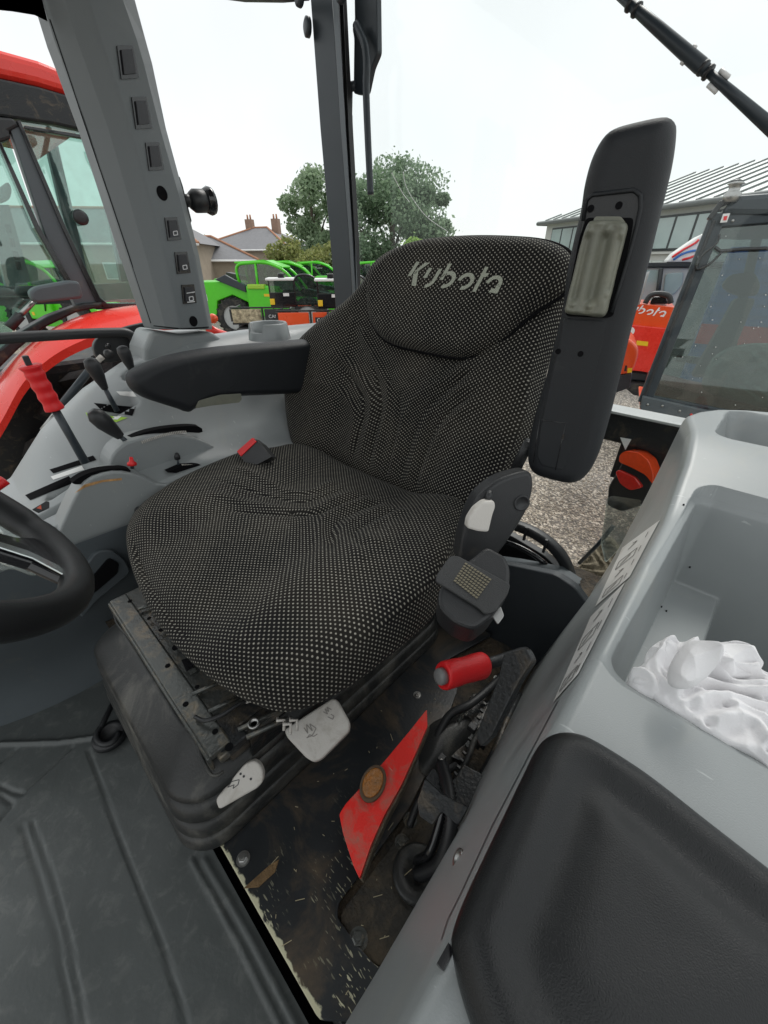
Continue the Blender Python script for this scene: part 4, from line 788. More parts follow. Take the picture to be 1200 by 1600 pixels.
for i, (px, dz, nx, ny) in enumerate((
    ([(976, 1083), (985, 1060), (1004, 1045), (1010, 1024), (1030, 1010), (1062, 1010), (1056, 1034), (1030, 1058), (1036, 1090), (1012, 1100), (990, 1095)], .008, -.35, -.3),
    ([(1046, 1046), (1060, 1018), (1080, 1002), (1112, 1010), (1122, 1030), (1106, 1056), (1076, 1076), (1050, 1070)], .016, .15, -.5),
    ([(1104, 1014), (1130, 1006), (1165, 1011), (1184, 1038), (1176, 1056), (1140, 1061), (1110, 1050), (1098, 1030)], .014, .3, -.35),
    ([(1030, 1078), (1060, 1060), (1110, 1056), (1170, 1063), (1240, 1072), (1240, 1110), (1160, 1104), (1090, 1109), (1045, 1114)], .016, 0, -.1),
    ([(1028, 1108), (1058, 1094), (1110, 1088), (1180, 1100), (1250, 1120), (1262, 1196), (1180, 1162), (1120, 1160), (1076, 1138)], -.002, .05, -.25),
    ([(1080, 1146), (1110, 1128), (1150, 1134), (1180, 1160), (1206, 1218), (1180, 1232), (1140, 1190), (1110, 1170)], -.022, -.1, -.15))):
    rr = np.random.default_rng(40 + i); KK = [(rr.uniform(0, 3.14), rr.uniform(35, 110), rr.uniform(0, 6.28), rr.uniform(15, 40)) for _ in range(5)]
    def ff(u, v, d, c, KK=KK):
        h = 0 * u
        for a, f, ph, g in KK:
            s_ = u * math.cos(a) + v * math.sin(a); t_ = v * math.cos(a) - u * math.sin(a); h += np.clip(1 - np.abs(np.sin(s_ * f + ph + 1.2 * np.sin(t_ * g))) * 1.15, 0, 1) ** 1.5 * .0045
        return h - .003
    pad('fold', px, V(0, 0, -.418 + dz), V(nx, ny, 1), 'cloth', clo, H=.012, B=.016, R=.012, N_=110, rings=46, fn=ff)
ck = pad('checked_rag', [(1176, 1168), (1186, 1158), (1215, 1165), (1250, 1220), (1230, 1250), (1190, 1222)], (0, 0, -.405), (-.05, -.3, 1), mat('dark_checked_fabric', (.06, .06, .07), .9, var=.5, vscale=160, bump=1, bscale=300), None, H=.008, B=.004, R=.008, N_=60, rings=12)
tag(ck, 'dark checked rag beside the white cloth', 'rag')

# ================================================================== RIGHT CONSOLE (image left)
con = thing('side_console', (-1.05, .3, -.88), 'light grey lever console on the right of the seat', 'console')
# top skin: z from inner rim (x=-.95) up to the window edge (x=-1.27), swelling towards the pillar at the rear
def cz(X_, Y_):
    t = np.clip((-.95 - X_) / .32, 0, 1)
    zi = np.interp(Y_, [-.1, .05, .2, .35, .6, .9], [-.47, -.45, -.43, -.43, -.45, -.46]); zo = np.interp(Y_, [-.1, .0, .1, .22, .34, .5, .7, 1.0], [-.50, -.46, -.36, -.28, -.225, -.19, -.185, -.19])
    z = zi + (zo - zi) * sstep(0, 1, t) ** .9
    for (x0, x1, y0, y1, dep) in ((-1.18, -1.145, .20, .30, .03), (-1.075, -1.055, .035, .135, .03), (-1.235, -1.21, .30, .37, .03)):
        sd_ = boxsdf(X_, Y_, x0, x1, y0, y1, .012); z = np.where(sd_ < 0, z - np.clip(-sd_ * 8, 0, dep), z); z = z - .003 * np.exp(-(sd_ / .006) ** 2)
    sd_ = boxsdf(X_, Y_, -1.02, -.99, -.04, .07, .012); z = z - np.clip(-sd_ * 6, 0, .035)
    return z
us = np.linspace(-1.30, -.945, 120); ys = np.linspace(-.12, 1.15, 300); rows = []
for y in ys:
    z = cz(us, np.full_like(us, y)); r = [(-1.305, y, z[0] - .3), (-1.303, y, z[0] - .02), (-1.302, y, z[0] - .006)] + [(a, y, b) for a, b in zip(us, z)]
    z1 = float(z[-1]); r += [(-.940, y, z1 - .003), (-.936, y, z1 - .012), (-.934, y, z1 - .03), (-.93, y, z1 - .09)]
    rows.append(r)
nc = len(rows[0]); fs = [(i * nc + k, (i + 1) * nc + k, (i + 1) * nc + k + 1, i * nc + k + 1) for i in range(len(ys) - 1) for k in range(nc - 1)]
co = mk('top_moulding', [p for r in rows for p in r], fs, 'grey', con); ct = bvh(co)
# lower dark side panel with pocket
rows = []
for y in np.linspace(-.35, 1.0, 120):
    r = []
    for t in np.linspace(0, 1, 40):
        z = -.89 + t * .40; x = -.93 + .02 * t - .035 * math.exp(-((t - .25) / .3) ** 2) + .02 * sstep(.25, .02, np.array(y)).item() * (1 - t)
        x -= .05 * math.exp(-((y + .30) / .12) ** 2) * (1 - t)
        r.append((x, y, z))
    rows.append(r)
nc = 40; fs = [(i * nc + k, i * nc + k + 1, (i + 1) * nc + k + 1, (i + 1) * nc + k) for i in range(119) for k in range(nc - 1)]
mk('side_panel', [p for r in rows for p in r], fs, 'grey_dark', con)
def arcfin(name, px, x, th, m, r=.0):
    P = [Xp(a, b, x) for a, b in px]; P = [Vector(q) for q in catmull(P, 70)] if r else P
    return MB().prism(P, V(-th, 0, 0)).build(name, m, con, smooth=False, bevel=.005, seg=3)
arcfin('front_quadrant', [(86, 842), (100, 812), (112, 786), (122, 768), (135, 752), (155, 742), (185, 737), (215, 742), (236, 752), (250, 757), (290, 757), (330, 752), (360, 760), (400, 770), (420, 800), (330, 800), (280, 802), (220, 820), (150, 842), (92, 870), (60, 905), (70, 870)], -.925, .055, 'grey', 1)
arcfin('rear_quadrant', [(172, 720), (188, 698), (218, 685), (260, 680), (300, 684), (335, 698), (365, 716), (385, 738), (390, 780), (200, 790), (172, 750)], -1.0, .07, 'grey', 1)
for nm, px, x in (('front_slot', [(113, 755), (130, 743), (155, 735), (190, 732), (205, 736), (190, 742), (155, 746), (130, 756)], -.935), ('rear_slot', [(175, 717), (182, 702), (205, 684), (240, 672), (285, 666), (312, 667), (315, 676), (285, 676), (240, 684), (210, 696), (188, 716)], -1.02)):
    P = [Vector(q) for q in catmull([Xp(a, b, x) for a, b in px], 50)]; MB().prism(P, V(-.02, 0, .001)).build(nm, 'void', con, smooth=False)
teeth = MB()
for k in range(26):
    t = k / 25; a = [(222 + 68 * t, 694 - 16 * math.sin(t * math.pi * .5), -1.0), (282 + 62 * t, 728 + 6 * t * t, -.985)][0]
    teeth.box(Xp(a[0], a[1] - 2, -1.0) + V(.002, 0, .002), (.004, .0016, .006)); 
    t2 = Xp(285 + 62 * t, 727 + 10 * t * t, -.96); teeth.box(t2, (.004, .0016, .006))
o = teeth.build('gear_teeth', 'white', con, smooth=False); o['kind'] = 'stuff'
P = [Xp(a, b, -.955) for a, b in ((262, 738), (285, 728), (312, 726), (345, 736), (350, 742), (310, 738), (285, 740))]; MB().prism(P, V(-.02, 0, 0)).build('middle_slot', 'void', con, smooth=False)
P = [Xp(a, b, -.9245) for a, b in ((117, 770), (132, 757), (160, 750), (190, 747), (190, 750), (160, 753), (134, 761))]; MB().prism(P, V(.001, 0, 0)).build('speed_scale', mat('tortoise_hare_scale', (.55, .3, .12), .5, var=.6, vscale=90), con, smooth=False)
# pockets, rocker switch, stickers
for nm, q, m_ in (('slot_recess', [(78, 734), (84, 740), (151, 719), (146, 712)], 'void'), ('lever_slot', [(147, 630), (160, 642), (207, 650), (212, 636)], 'void'), ('pocket_recess', [(40, 774), (48, 782), (116, 754), (108, 744)], 'void'), ('green_label', [(134, 645), (138, 652), (182, 660), (200, 653)], 'greenlight'), ('green_label', [(150, 650), (160, 655), (184, 656), (190, 651)], 'sticker'), ('blue_label', [(182, 612), (188, 618), (214, 620), (208, 612)], 'sticker'), ('scale_label', [(80, 745), (84, 750), (132, 734), (128, 728)], 'sticker')):
    decal(nm, ct, q, m_, con, lift=.0012)
sw_ = thing('hazard_rocker', Xp(65, 795, -.93), 'black rocker switch with orange triangle beside the steering wheel', 'switch')
slab('bezel', [(50, 796), (72, 783), (77, 784), (77, 793), (60, 801)], (-.925, 0, 0), (1, 0, .6), .008, 'black', sw_, r=.001, bevel=.001)
slab('symbol', [(57, 794), (64, 789), (65, 796)], (-.9245, 0, 0), (1, 0, .6), .001, 'orange', sw_, bevel=.0001)
bt = Xp(217, 797, -.915); MB().lathe(bt, (1, 0, .1), [(0, .009), (.006, .009), (.008, .007)], 18).build('round_plug', 'black', con)
# dark storage slot low in the panel
sl = slab('storage_slot', [(146, 900), (170, 872), (186, 880), (184, 896), (150, 925), (140, 930)], (-.895, 0, 0), (1, 0, 0), .05, 'void', con, r=.006, bevel=.001)
slab('slot_surround', [(120, 905), (150, 862), (176, 860), (196, 876), (205, 895), (150, 940), (128, 968), (118, 940)], (-.8985, 0, 0), (1, 0, 0), .02, 'grey_dark', con, r=.012, bevel=.004)

def lever(name, label, base, top, knob, col, parent=None, r=.006):
    t = thing(name, base, label, 'lever'); MB().tube([base, top], [r, r * .8], 10).build('shaft', 'rod', t)
    d = (top - base).normalized(); prof = knob
    ovaltube(top - d * .004, top + d * prof[-1][0], [(a / prof[-1][0], b) for a, b in prof], col, 'knob', t); return t
# red gripped throttle-like lever
b0, b1, b2 = Xp(133, 722, -1.06), Xp(86, 640, -1.06), Xp(46, 570, -1.06)
t = thing('red_grip_lever', b0, 'tall lever with ribbed red grip on the front of the console', 'lever')
ovaltube(b0, b1, [(0, .011), (.5, .010), (1, .010)], 'rod', 'shaft', t, sq=.8)
prof = [(0, .0150), (.03, .0155)] + [(k, .0140 + .0009 * math.sin(k * 26)) for k in np.linspace(.08, .88, 24)] + [(.92, .0155), (.98, .017), (1.0, .014)]
ovaltube(b1, b2, prof, 'redgrip', 'grip', t); MB().box(b2 + (b2 - b1).normalized() * .008, (.012, .010, .018)).build('tip', 'black', t, smooth=False, bevel=.001)
kp = [(0, .006), (.01, .008), (.03, .012), (.05, .014), (.062, .011), (.066, .004)]
lever('range_lever', 'black knobbed lever just in front of the lowered armrest', Xp(183, 642, -1.10), Xp(163, 605, -1.10), kp, 'black')
lever('pto_lever', 'black lever whose knob stands against the cab pillar foot', Xp(214, 596, -1.20), Xp(206, 578, -1.20), [(a * .9, b * .95) for a, b in kp], 'black')
lever('hitch_lever', 'black teardrop lever leaning over the rear quadrant', Xp(206, 697, -1.02), Xp(186, 680, -1.02), [(0, .008), (.012, .011), (.04, .016), (.06, .0155), (.072, .008)], 'black')
t = lever('red_stop_pin', 'small red stop on the front quadrant', Xp(207, 732, -.94), Xp(206, 724, -.94), [(0, .008), (.004, .008), (.007, .004), (.014, .003)], 'redgrip', r=.004)
t = lever('black_stop_pin', 'small black stop on the rear quadrant', Xp(280, 734, -.97), Xp(277, 715, -.97), [(0, .006), (.006, .006), (.012, .003)], 'black', r=.003)
# gas strut and latch behind the levers (right hand door / window)
t = thing('door_gas_strut', Xp(70, 668, -1.36), 'black gas strut running from the console edge up to the window latch', 'gas strut')
q0, q1 = Xp(66, 672, -1.38), Xp(150, 566, -1.38); MB().tube([q0, q0.lerp(q1, .3)], .006, 10).build('piston_rod', 'steel', t); MB().tube([q0.lerp(q1, .28), q1], .010, 12).build('cylinder', 'rod', t)
MB().tube([q1, Xp(160, 557, -1.38)], .008, 10).build('white_collar', 'white', t); MB().lathe(Xp(168, 552, -1.37), (1, 0, 0), [(0, .011), (.02, .011)], 14).build('ball_joint', 'black', t)
t = thing('window_grab_bar', Xp(120, 522, -1.40), 'black tubular bar crossing the side window level with the console', 'grab bar')
cv = [Vector(q) for q in catmull([Xp(x, y, -1.40) for x, y in ((-60, 535), (0, 529), (100, 523), (170, 520), (200, 521), (211, 534), (212, 550))], 50, False)]
MB().tube(cv, .013, 12).build('bar', 'black', t)
slab('hinge_plate', [(150, 560), (145, 540), (152, 528), (200, 510), (232, 503), (240, 520), (232, 545), (205, 560), (170, 568)], (-1.42, 0, 0), (1, 0, 0), .02, 'black', t, r=.012, bevel=.003)
for x, y in ((168, 541), (222, 535), (206, 532)): MB().lathe(Xp(x, y, -1.418), (1, 0, 0), [(0, .008), (.004, .008), (.006, .005)], 12).build('bolt', 'gloss', t)

# steering wheel
WC, WT, WR = V(-.56, -.114, -.172), .909, .2
swl = thing('steering_wheel', WC, 'black leather grained steering wheel with silver spoke inlays, at the left edge', 'steering wheel')
def wp(a, r=WR, dz=0): return WC + V(r * math.cos(a), r * math.sin(a) * math.cos(WT) + dz * math.sin(WT), -r * math.sin(a) * math.sin(WT) + dz * math.cos(WT))
na, nb = 120, 16; vs = []
for i in range(na):
    a = 2 * math.pi * i / na; c = wp(a); ra = (c - WC).normalized(); ax_ = V(0, math.sin(WT), math.cos(WT))
    gr = 1 + (.12 * sstep(.0, .12, np.array(abs(math.sin(a * 1.5)))).item())
    for k in range(nb): b = 2 * math.pi * k / nb; vs.append(c + ra * math.cos(b) * .0155 * gr + ax_ * math.sin(b) * .0165 * gr)
fs = [(i * nb + k, ((i + 1) % na) * nb + k, ((i + 1) % na) * nb + (k + 1) % nb, i * nb + (k + 1) % nb) for i in range(na) for k in range(nb)]
MB().add(vs, fs).build('rim', 'pad', swl)
MB().lathe(WC - V(0, math.sin(WT), math.cos(WT)) * .03, V(0, math.sin(WT), math.cos(WT)), [(0, .05), (.02, .06), (.03, .05), (.036, .02)], 28).build('hub', 'pad', swl)
for a in (math.radians(95), math.radians(215), math.radians(335)):
    d = (wp(a) - WC).normalized(); s = d.cross(V(0, math.sin(WT), math.cos(WT))); nn = V(0, math.sin(WT), math.cos(WT))
    P = [WC + d * r + s * w for r, w in ((.03, -.030), (.10, -.026), (.15, -.034), (.178, -.055), (.194, -.08), (.194, .08), (.178, .055), (.15, .034), (.10, .026), (.03, .030))]
    P = [p - nn * .012 for p in P]; sp_ = MB().prism(P, nn * .012).build('spoke', 'gloss', swl, smooth=False, bevel=.004, seg=3)
    P = [WC + d * r + s * w + nn * .0012 for r, w in ((.09, .004), (.15, .010), (.178, .030), (.188, .066), (.176, .055), (.150, .030), (.09, .020))]; MB().prism(P, nn * .002).build('inlay', 'chrome', sp_, smooth=False, bevel=.001)
MB().tube([WC - V(0, math.sin(WT), math.cos(WT)) * .03, WC - V(0, math.sin(WT), math.cos(WT)) * .12, WC + V(0, -.18, -.5)], [.03, .045, .08], 20).build('column', 'black', swl)
t = thing('clear_wrapping', Xp(30, 860, -.75), 'crinkled clear plastic wrapping hanging beside the steering column', 'plastic wrapping')
pad('wrap', [(-40, 800), (10, 800), (35, 830), (40, 860), (60, 880), (55, 900), (20, 890), (-40, 890)], (-.66, -.0, -.34), (.6, -.4, .7), 'clearplastic', t, H=.02, B=.01, R=.02, N_=80, rings=24, fn=lambda u, v, d, c: .010 * np.abs(np.sin(u * 90 + 2 * np.sin(v * 60))) + .008 * np.abs(np.sin(v * 120 + u * 40)))
# red indicator stub behind the rim
t = thing('indicator_stalk', Xp(0, 752, -.8), 'short red tipped stalk just above the steering wheel rim', 'stalk'); MB().tube([Xp(-14, 765, -.80), Xp(8, 750, -.80)], .008, 12).build('tip', 'redgrip', t)

# ================================================================== CAB PILLARS
def loft_px(name, rows, depths, m, parent, mats=None, closeback=True):
    """rows: list of (y, [x ...]); depths: plane x = ... for each of the corner lines"""
    vs = []; n = len(depths)
    for y, xs in rows:
        for x, dpt in zip(xs, depths): vs.append(Xp(x, y, dpt) if dpt is not None else None)
    m_ = len(rows); fs = [(i * n + k, i * n + (k + 1) % n, (i + 1) * n + (k + 1) % n, (i + 1) * n + k) for i in range(m_ - 1) for k in range(n)] + [tuple(range(n)), tuple((m_ - 1) * n + k for k in range(n))[::-1]]
    return MB().add(vs, fs).build(name, m, parent, smooth=False, bevel=.008, seg=3)
pb = thing('right_cab_pillar', Xp(285, 518, -1.25), 'slanting grey cab pillar with a column of rocker switches', 'pillar')
rows = [(-60, [38, 120, 178, 200]), (0, [66, 137, 192, 212]), (60, [84, 155, 213, 228]), (100, [99, 169, 225, 239]), (200, [135, 203, 250, 260]), (300, [167, 230, 278, 287]), (400, [199, 257, 304, 312]), (515, [237, 282, 327, 333])]
vs = []
for y, (a, b, c, d) in rows: vs += [Xp(a, y, -1.245), Xp((a * .5 + b * .5), y, -1.205), Xp(b, y, -1.185), Xp(c, y, -1.21), Xp(d, y, -1.25), Xp(d, y, -1.25) + V(-.05, -.02, 0), Xp(a, y, -1.245) + V(-.06, .0, 0)]
n = 7; fs = [(i * n + k, i * n + (k + 1) % n, (i + 1) * n + (k + 1) % n, (i + 1) * n + k) for i in range(len(rows) - 1) for k in range(n)] + [tuple(range(n)), tuple((len(rows) - 1) * n + k for k in range(n))]
po = MB().add(vs, fs).build('shell', 'pillar', pb, smooth=False, bevel=.006, seg=3); pt_ = bvh(po)
for i, (x, y, w, h_, sk) in enumerate(((198, 98, 13, 26, 7), (220, 177, 12, 25, 7), (240, 245, 11, 22, 6), (269, 358, 10, 18, 5), (284, 411, 10, 17, 4), (294, 460, 10, 15, 3))):
    q = [(x - w - sk * .5, y - h_), (x + w - sk * .7, y - h_ - 1), (x + w + sk * .7, y + h_ - 2), (x - w + sk * .5, y + h_)]
    rk = thing('pillar_rocker', on(pt_, x, y, 0), ['top rocker switch on the grey pillar, largest and blank', 'second rocker switch from the top of the grey pillar', 'third rocker switch, above the upper round hole in the pillar', 'rocker switch just under the upper round hole in the pillar', 'rocker switch with white lamp symbol, second from the bottom of the pillar', 'lowest rocker switch on the pillar, with white marks'][i], 'switch', 'rocker switches on the cab pillar')
    decal('bezel', pt_, q, 'gloss', rk, lift=.0015, nu=2, nv=2, th=.003)
    q2 = [(x + (a - x) * .68, y + (b - y) * .74) for a, b in q]; decal('rocker', pt_, q2, 'ink', rk, lift=.0045, nu=2, nv=2, th=.004)
    if i > 2:
        lines_on('symbol', pt_, [[(x - 2, y + 4), (x + 4, y + 3), (x + 5, y + 9), (x - 1, y + 10), (x - 2, y + 4)]] + ([[(x - 6, y - 2), (x + 7, y - 4)], [(x - 5, y + 12), (x + 7, y + 11)]] if i == 5 else []), 1.3, 'logowhite', rk, lift=.0085)
for x, y, r in ((253, 302, .014), (302, 502, .013)):
    h = on(pt_, x, y, .0012)
    if h: MB().lathe(h, (h - on(pt_, x, y, .003)), [(0, r), (.0006, r)], 20).build('round_hole', 'void', pb, smooth=False)
MB().prism([Xp(x, y, -1.24) + V(.004, 0, 0) for x, y in ((224, 545), (236, 516), (282, 522), (330, 518), (352, 532), (352, 560), (224, 575))], V(-.12, 0, 0)).build('pillar_foot', 'grey', pb, smooth=False, bevel=.012, seg=4)
t = thing('two_hole_bracket', Xp(193, 380, -1.36), 'black two hole bracket plate on the glass behind the pillar', 'bracket')
slab('plate', [(172, 352), (178, 346), (192, 346), (215, 400), (214, 414), (200, 415), (190, 408)], (-1.36, 0, 0), (1, 0, 0), .006, 'gloss', t, r=.008, bevel=.001)
for x, y in ((183, 361), (197, 402)): MB().lathe(Xp(x, y, -1.358), (1, 0, 0), [(0, .011), (.002, .011)], 18).build('cap_and_hole_disc', 'whitepaint', t, smooth=False)  # white discs painted for the brightness showing through the two holes
t = thing('phone_mount', Xp(290, 315, -1.27), 'black ball mount sticking out from the rear of the pillar', 'bracket')
slab('base', [(281, 275), (286, 290), (300, 345), (298, 350), (288, 325), (280, 290)], (-1.262, 0, 0), (1, 0, 0), .02, 'black', t, bevel=.002)
MB().tube([Xp(286, 314, -1.262), Xp(298, 313, -1.262)], .014, 12).build('stem', 'black', t); MB().tube([Xp(297, 313, -1.262), Xp(304, 314, -1.262), Xp(318, 314, -1.262), Xp(322, 314, -1.262)], [.018, .026, .026, .018], 14).build('ball_clamp', 'black', t)
MB().lathe(Xp(320, 314, -1.262), Xp(330, 314, -1.262) - Xp(320, 314, -1.262), [(0, .026), (.012, .032), (.02, .03)], 16).build('knob', 'gloss', t)
lines_on('moulding_line', pt_, [[(78, 30), (108, 120), (142, 222), (176, 322), (206, 412), (236, 505)]], 1.4, 'void', pb, lift=.0006)
lines_on('moulding_line', pt_, [[(240, 509), (285, 514), (326, 511)]], 1.6, 'void', pb, lift=.0006)
# cup holder on the fender shelf behind the pillar
t = thing('cup_holder', Xp(422, 530, -1.12), 'round grey cup holder on the rear shelf behind the lowered armrest', 'cup holder')
cc = Xp(422, 530, -1.14); cc.z = -.195
n = 40; vs = []
for k in range(n):
    a = 2 * math.pi * k / n; hh = .045 - (.022 if -.9 < math.atan2(math.sin(a + 1.2), math.cos(a + 1.2)) < .3 else 0)
    for r, z in ((.062, 0), (.056, hh - .004), (.053, hh), (.047, hh - .002), (.045, .004)): vs.append(cc + V(r * math.cos(a), r * math.sin(a), z))
fs = [(k * 5 + j, ((k + 1) % n) * 5 + j, ((k + 1) % n) * 5 + j + 1, k * 5 + j + 1) for k in range(n) for j in range(4)]
MB().add(vs, fs).build('ring', 'grey', t)

PB_Y = 1.15
rp_ = thing('rear_cab_pillar', Yp(545, 475, PB_Y), 'dark slate rear cab pillar rising behind the seat shoulder', 'pillar')
def yl(name, rows, ya, yb, m, parent, bev=.003):
    vs = []
    for y, a, b in rows: vs += [Yp(a, y, ya), Yp(b, y, ya), Yp(b, y, ya) + V(-.03, .03, 0), Yp(a, y, ya) + V(0, .03, 0)]
    n = 4; fs = [(i * n + k, i * n + (k + 1) % n, (i + 1) * n + (k + 1) % n, (i + 1) * n + k) for i in range(len(rows) - 1) for k in range(n)] + [(0, 1, 2, 3), tuple((len(rows) - 1) * n + k for k in range(4))]
    return MB().add(vs, fs).build(name, m, parent, smooth=False, bevel=bev)
yl('post', [(-60, 482, 514), (0, 485, 519), (200, 500, 533), (380, 516, 546), (490, 525, 552), (560, 530, 556)], PB_Y, 0, 'rod', rp_)
yl('edge_rib', [(-60, 514, 524), (0, 519, 529), (200, 532, 540), (380, 546, 551), (490, 552, 556), (560, 556, 560)], PB_Y - .01, 0, mat('worn_slate_edge', (.11, .125, .135), .35, metal=.3, var=.2), rp_, .002)
yl('seal', [(-60, 526, 532), (0, 530, 536), (200, 541, 545), (380, 552, 555), (490, 556, 558)], PB_Y + .01, 0, 'black', rp_, .001)
MB().lathe(Yp(483, 43, PB_Y - .01), (-.3, -1, 0), [(0, .022), (.01, .022), (.014, .014)], 18).build('cap_and_hole_disc', 'rod', rp_)
t = thing('window_latch', Yp(565, 60, 1.2), 'dark rear window latch with a long cranked handle rod', 'handle')
slab('latch_plate', [(553, -40), (588, -40), (590, 82), (580, 106), (572, 145), (566, 148), (552, 146), (553, 60), (550, 44), (554, 33)], (0, 1.2, 0), (0, -1, 0), .02, 'rod', t, r=.008, bevel=.003)
cv = [Vector(q) for q in catmull([Yp(x, y, 1.17) for x, y in ((556, 38), (561, 48), (570, 70), (573, 100), (572, 140), (575, 220), (579, 304))], 50, False)]
MB().tube(cv, .0105, 12).build('rod', 'rod', t)
t = thing('rear_window_strut', Yp(548, 330, 1.22), 'thin black gas strut beside the rear pillar', 'gas strut')
MB().tube([Yp(547, 132, 1.2), Yp(546, 182, 1.2)], .009, 10).build('end_fitting', 'rod', t); MB().tube([Yp(547, 180, 1.2), Yp(547, 210, 1.2)], .0085, 10).build('piston_collar', 'steel', t)
MB().tube([Yp(547, 208, 1.2), Yp(548, 332, 1.2)], .0105, 12).build('cylinder', 'rod', t); MB().tube([Yp(548, 330, 1.2), Yp(547, 352, 1.2), Yp(548, 480, 1.2)], .006, 8).build('lower_rod', 'rod', t)
MB().lathe(Yp(541, 357, 1.18), (1, 0, 0), [(0, .010), (.02, .010)], 12).build('pivot', 'rod', t); MB().tube([Yp(544, 136, 1.2), Yp(556, 134, 1.2)], .012, 10).build('bracket', 'rod', t)
# rear glass and frame bar
rg = thing('rear_window', V(-.6, 1.24, -.4), 'clear rear cab window with faint streaks behind the seat', 'window')
P = [Yp(558, 500, 1.24), Yp(562, -60, 1.24), Yp(1330, -260, 1.24), Yp(1300, 300, 1.24), Yp(1100, 900, 1.24), Yp(750, 980, 1.24)]
P = [V(P[0].x, 1.24, -.95), V(P[0].x, 1.24, .9), V(.45, 1.24, .9), V(.45, 1.24, -.95)]
MB().prism(P, V(0, .005, 0)).build('pane', 'glass_own', rg, smooth=False)
for pts in ([(630, 268), (634, 290), (648, 315), (668, 340), (700, 362)], [(612, 270), (628, 300), (640, 316)]):
    MB().tube([Vector(q) for q in catmull([Yp(x, y, 1.236) for x, y in pts], 24, False)], .0009, 4).build('scratch', 'whitepaint', rg)
cb = thing('lift_frame_bar', Yp(1000, 680, 1.30), 'black steel cross bar with a white triangle mark outside the rear window', 'cross bar')
mb = MB(); zb = -.375; mb.box((-.15, 1.33, zb - .045), (.85, .05, .085)); mb.build('bar', 'blackmetal', cb, smooth=False, bevel=.004)
MB().box((-.15, 1.325, zb + .003), (.85, .075, .008)).build('top_flange', 'rimgrey', cb, smooth=False, bevel=.002)
MB().box((-.05, 1.345, zb - .15), (.42, .03, .12)).build('lower_plate', 'black', cb, smooth=False, bevel=.003)
mt = [Yp(x, y, 1.304) for x, y in ((970, 683), (987, 686), (978, 702))]; MB().prism([p + V(0, -.006, 0) for p in mt], V(0, .004, 0)).build('triangle_mark', 'whitepaint', cb, smooth=False)
# wiper across the top right
t = thing('rear_wiper', Yp(1080, 90, 1.2), 'dark wiper arm slanting across the upper right of the rear window', 'wiper')
A = Yp(955, -20, 1.2); Bp = Yp(1215, 208, 1.2); q = lambda s, dy=0: A.lerp(Bp, s) + V(0, dy, 0)
MB().tube([q(0), q(.3), q(.56), q(.6)], [.007, .010, .012, .009], 10).build('blade_cover', 'rod', t); MB().tube([q(.58), q(.72), q(1)], [.006, .008, .011], 10).build('arm', 'rod', t)
for k, s in ((0, .50), (1, .66)):
    for sg in (-1, 1):
        n_ = (Bp - A).normalized(); pr = V(n_.z, 0, -n_.x) * sg * .0105; MB().tube([q(s - .02) + pr, q(s + (.03 if k else -.005)) + pr], .004, 8).build('steel_link', 'whitepaint', t)
for s in (.12, .16, .57, .60): MB().tube([q(s), q(s + .012)], .012, 10).build('clip', 'black', t)
# own tail light seen through the glass, with its bracket
t = thing('rear_lamp', Yp(975, 750, 1.5), 'red and amber rear lamp on a stalk behind the cab', 'lamp')
LO = V(0, 1.30, 0)
def lampring(px, m_, nm, dy): slab(nm, px, LO + V(0, dy, 0), (-.2, -1, .1), .05, m_, t, r=.01, bevel=.006, seg=3)
lampring([(948, 790), (950, 760), (965, 735), (975, 715), (1000, 712), (1016, 730), (1019, 760), (1004, 790), (970, 800)], 'black', 'housing', .0)
lampring([(966, 722), (968, 710), (978, 704), (998, 707), (1014, 720), (1021, 740), (1020, 758), (1008, 742), (985, 730)], 'orangelens', 'top_lens', -.016)
lampring([(961, 738), (966, 734), (992, 746), (1004, 762), (984, 767), (968, 756)], 'redlens', 'lower_lens', -.012)
slab('clear_cover', [(948, 778), (955, 773), (1004, 780), (1000, 800), (965, 860), (945, 880), (938, 850)], LO, (-.2, -1, .1), .01, 'clearplastic', t, r=.01, bevel=.003)
MB().tube([Yp(958, 822, 1.33), Yp(935, 850, 1.33), Yp(905, 880, 1.33)], .007, 8).build('stalk', 'rod', t)
t = thing('mud_clod', Yp(950, 870, 1.55), 'brown muddy debris piled on the outer fender ledge', 'debris')
pad('clod', [(900, 900), (915, 870), (935, 850), (955, 838), (965, 850), (975, 870), (960, 900), (930, 920)], (0, 1.5, -1.05), (-.2, -.8, .8), mat('tan_mud', (.24, .20, .14), .9, var=.5, vscale=30, bump=1, bscale=80), t, H=.02, B=.02, R=.05, N_=50, rings=16, fn=lambda u, v, d, c: .02 * np.abs(np.sin(u * 60 + 3 * np.sin(v * 50))))
# headliner edges at the top
t = thing('headliner', Xp(30, 0, -1.24), 'dark headliner corner above the slanting pillar', 'headliner')
MB().prism([Xp(x, y, -1.24) for x, y in ((-30, 20), (0, 18), (20, 20), (55, 27), (78, 38), (66, -10), (60, -80), (-30, -80))], V(.0, -.0, .04)).build('edge_trim', 'black', t, smooth=False, bevel=.004)
t = thing('roof_rail', Yp(420, 0, 1.1), 'dark roof rail just entering the top of the picture', 'rail')
MB().tube([Yp(x, y, 1.1) for x, y in ((330, -14), (380, -8), (440, -8), (480, -12))], .015, 10).build('rail', 'rod', t); MB().lathe(Yp(470, 0, 1.09), (0, -1, 0), [(0, .016), (.01, .016)], 14).build('rail_end', 'rod', t); MB().lathe(Yp(535, -6, 1.13), (0, -1, 0), [(0, .016), (.01, .016)], 14).build('rail_end', 'rod', t)

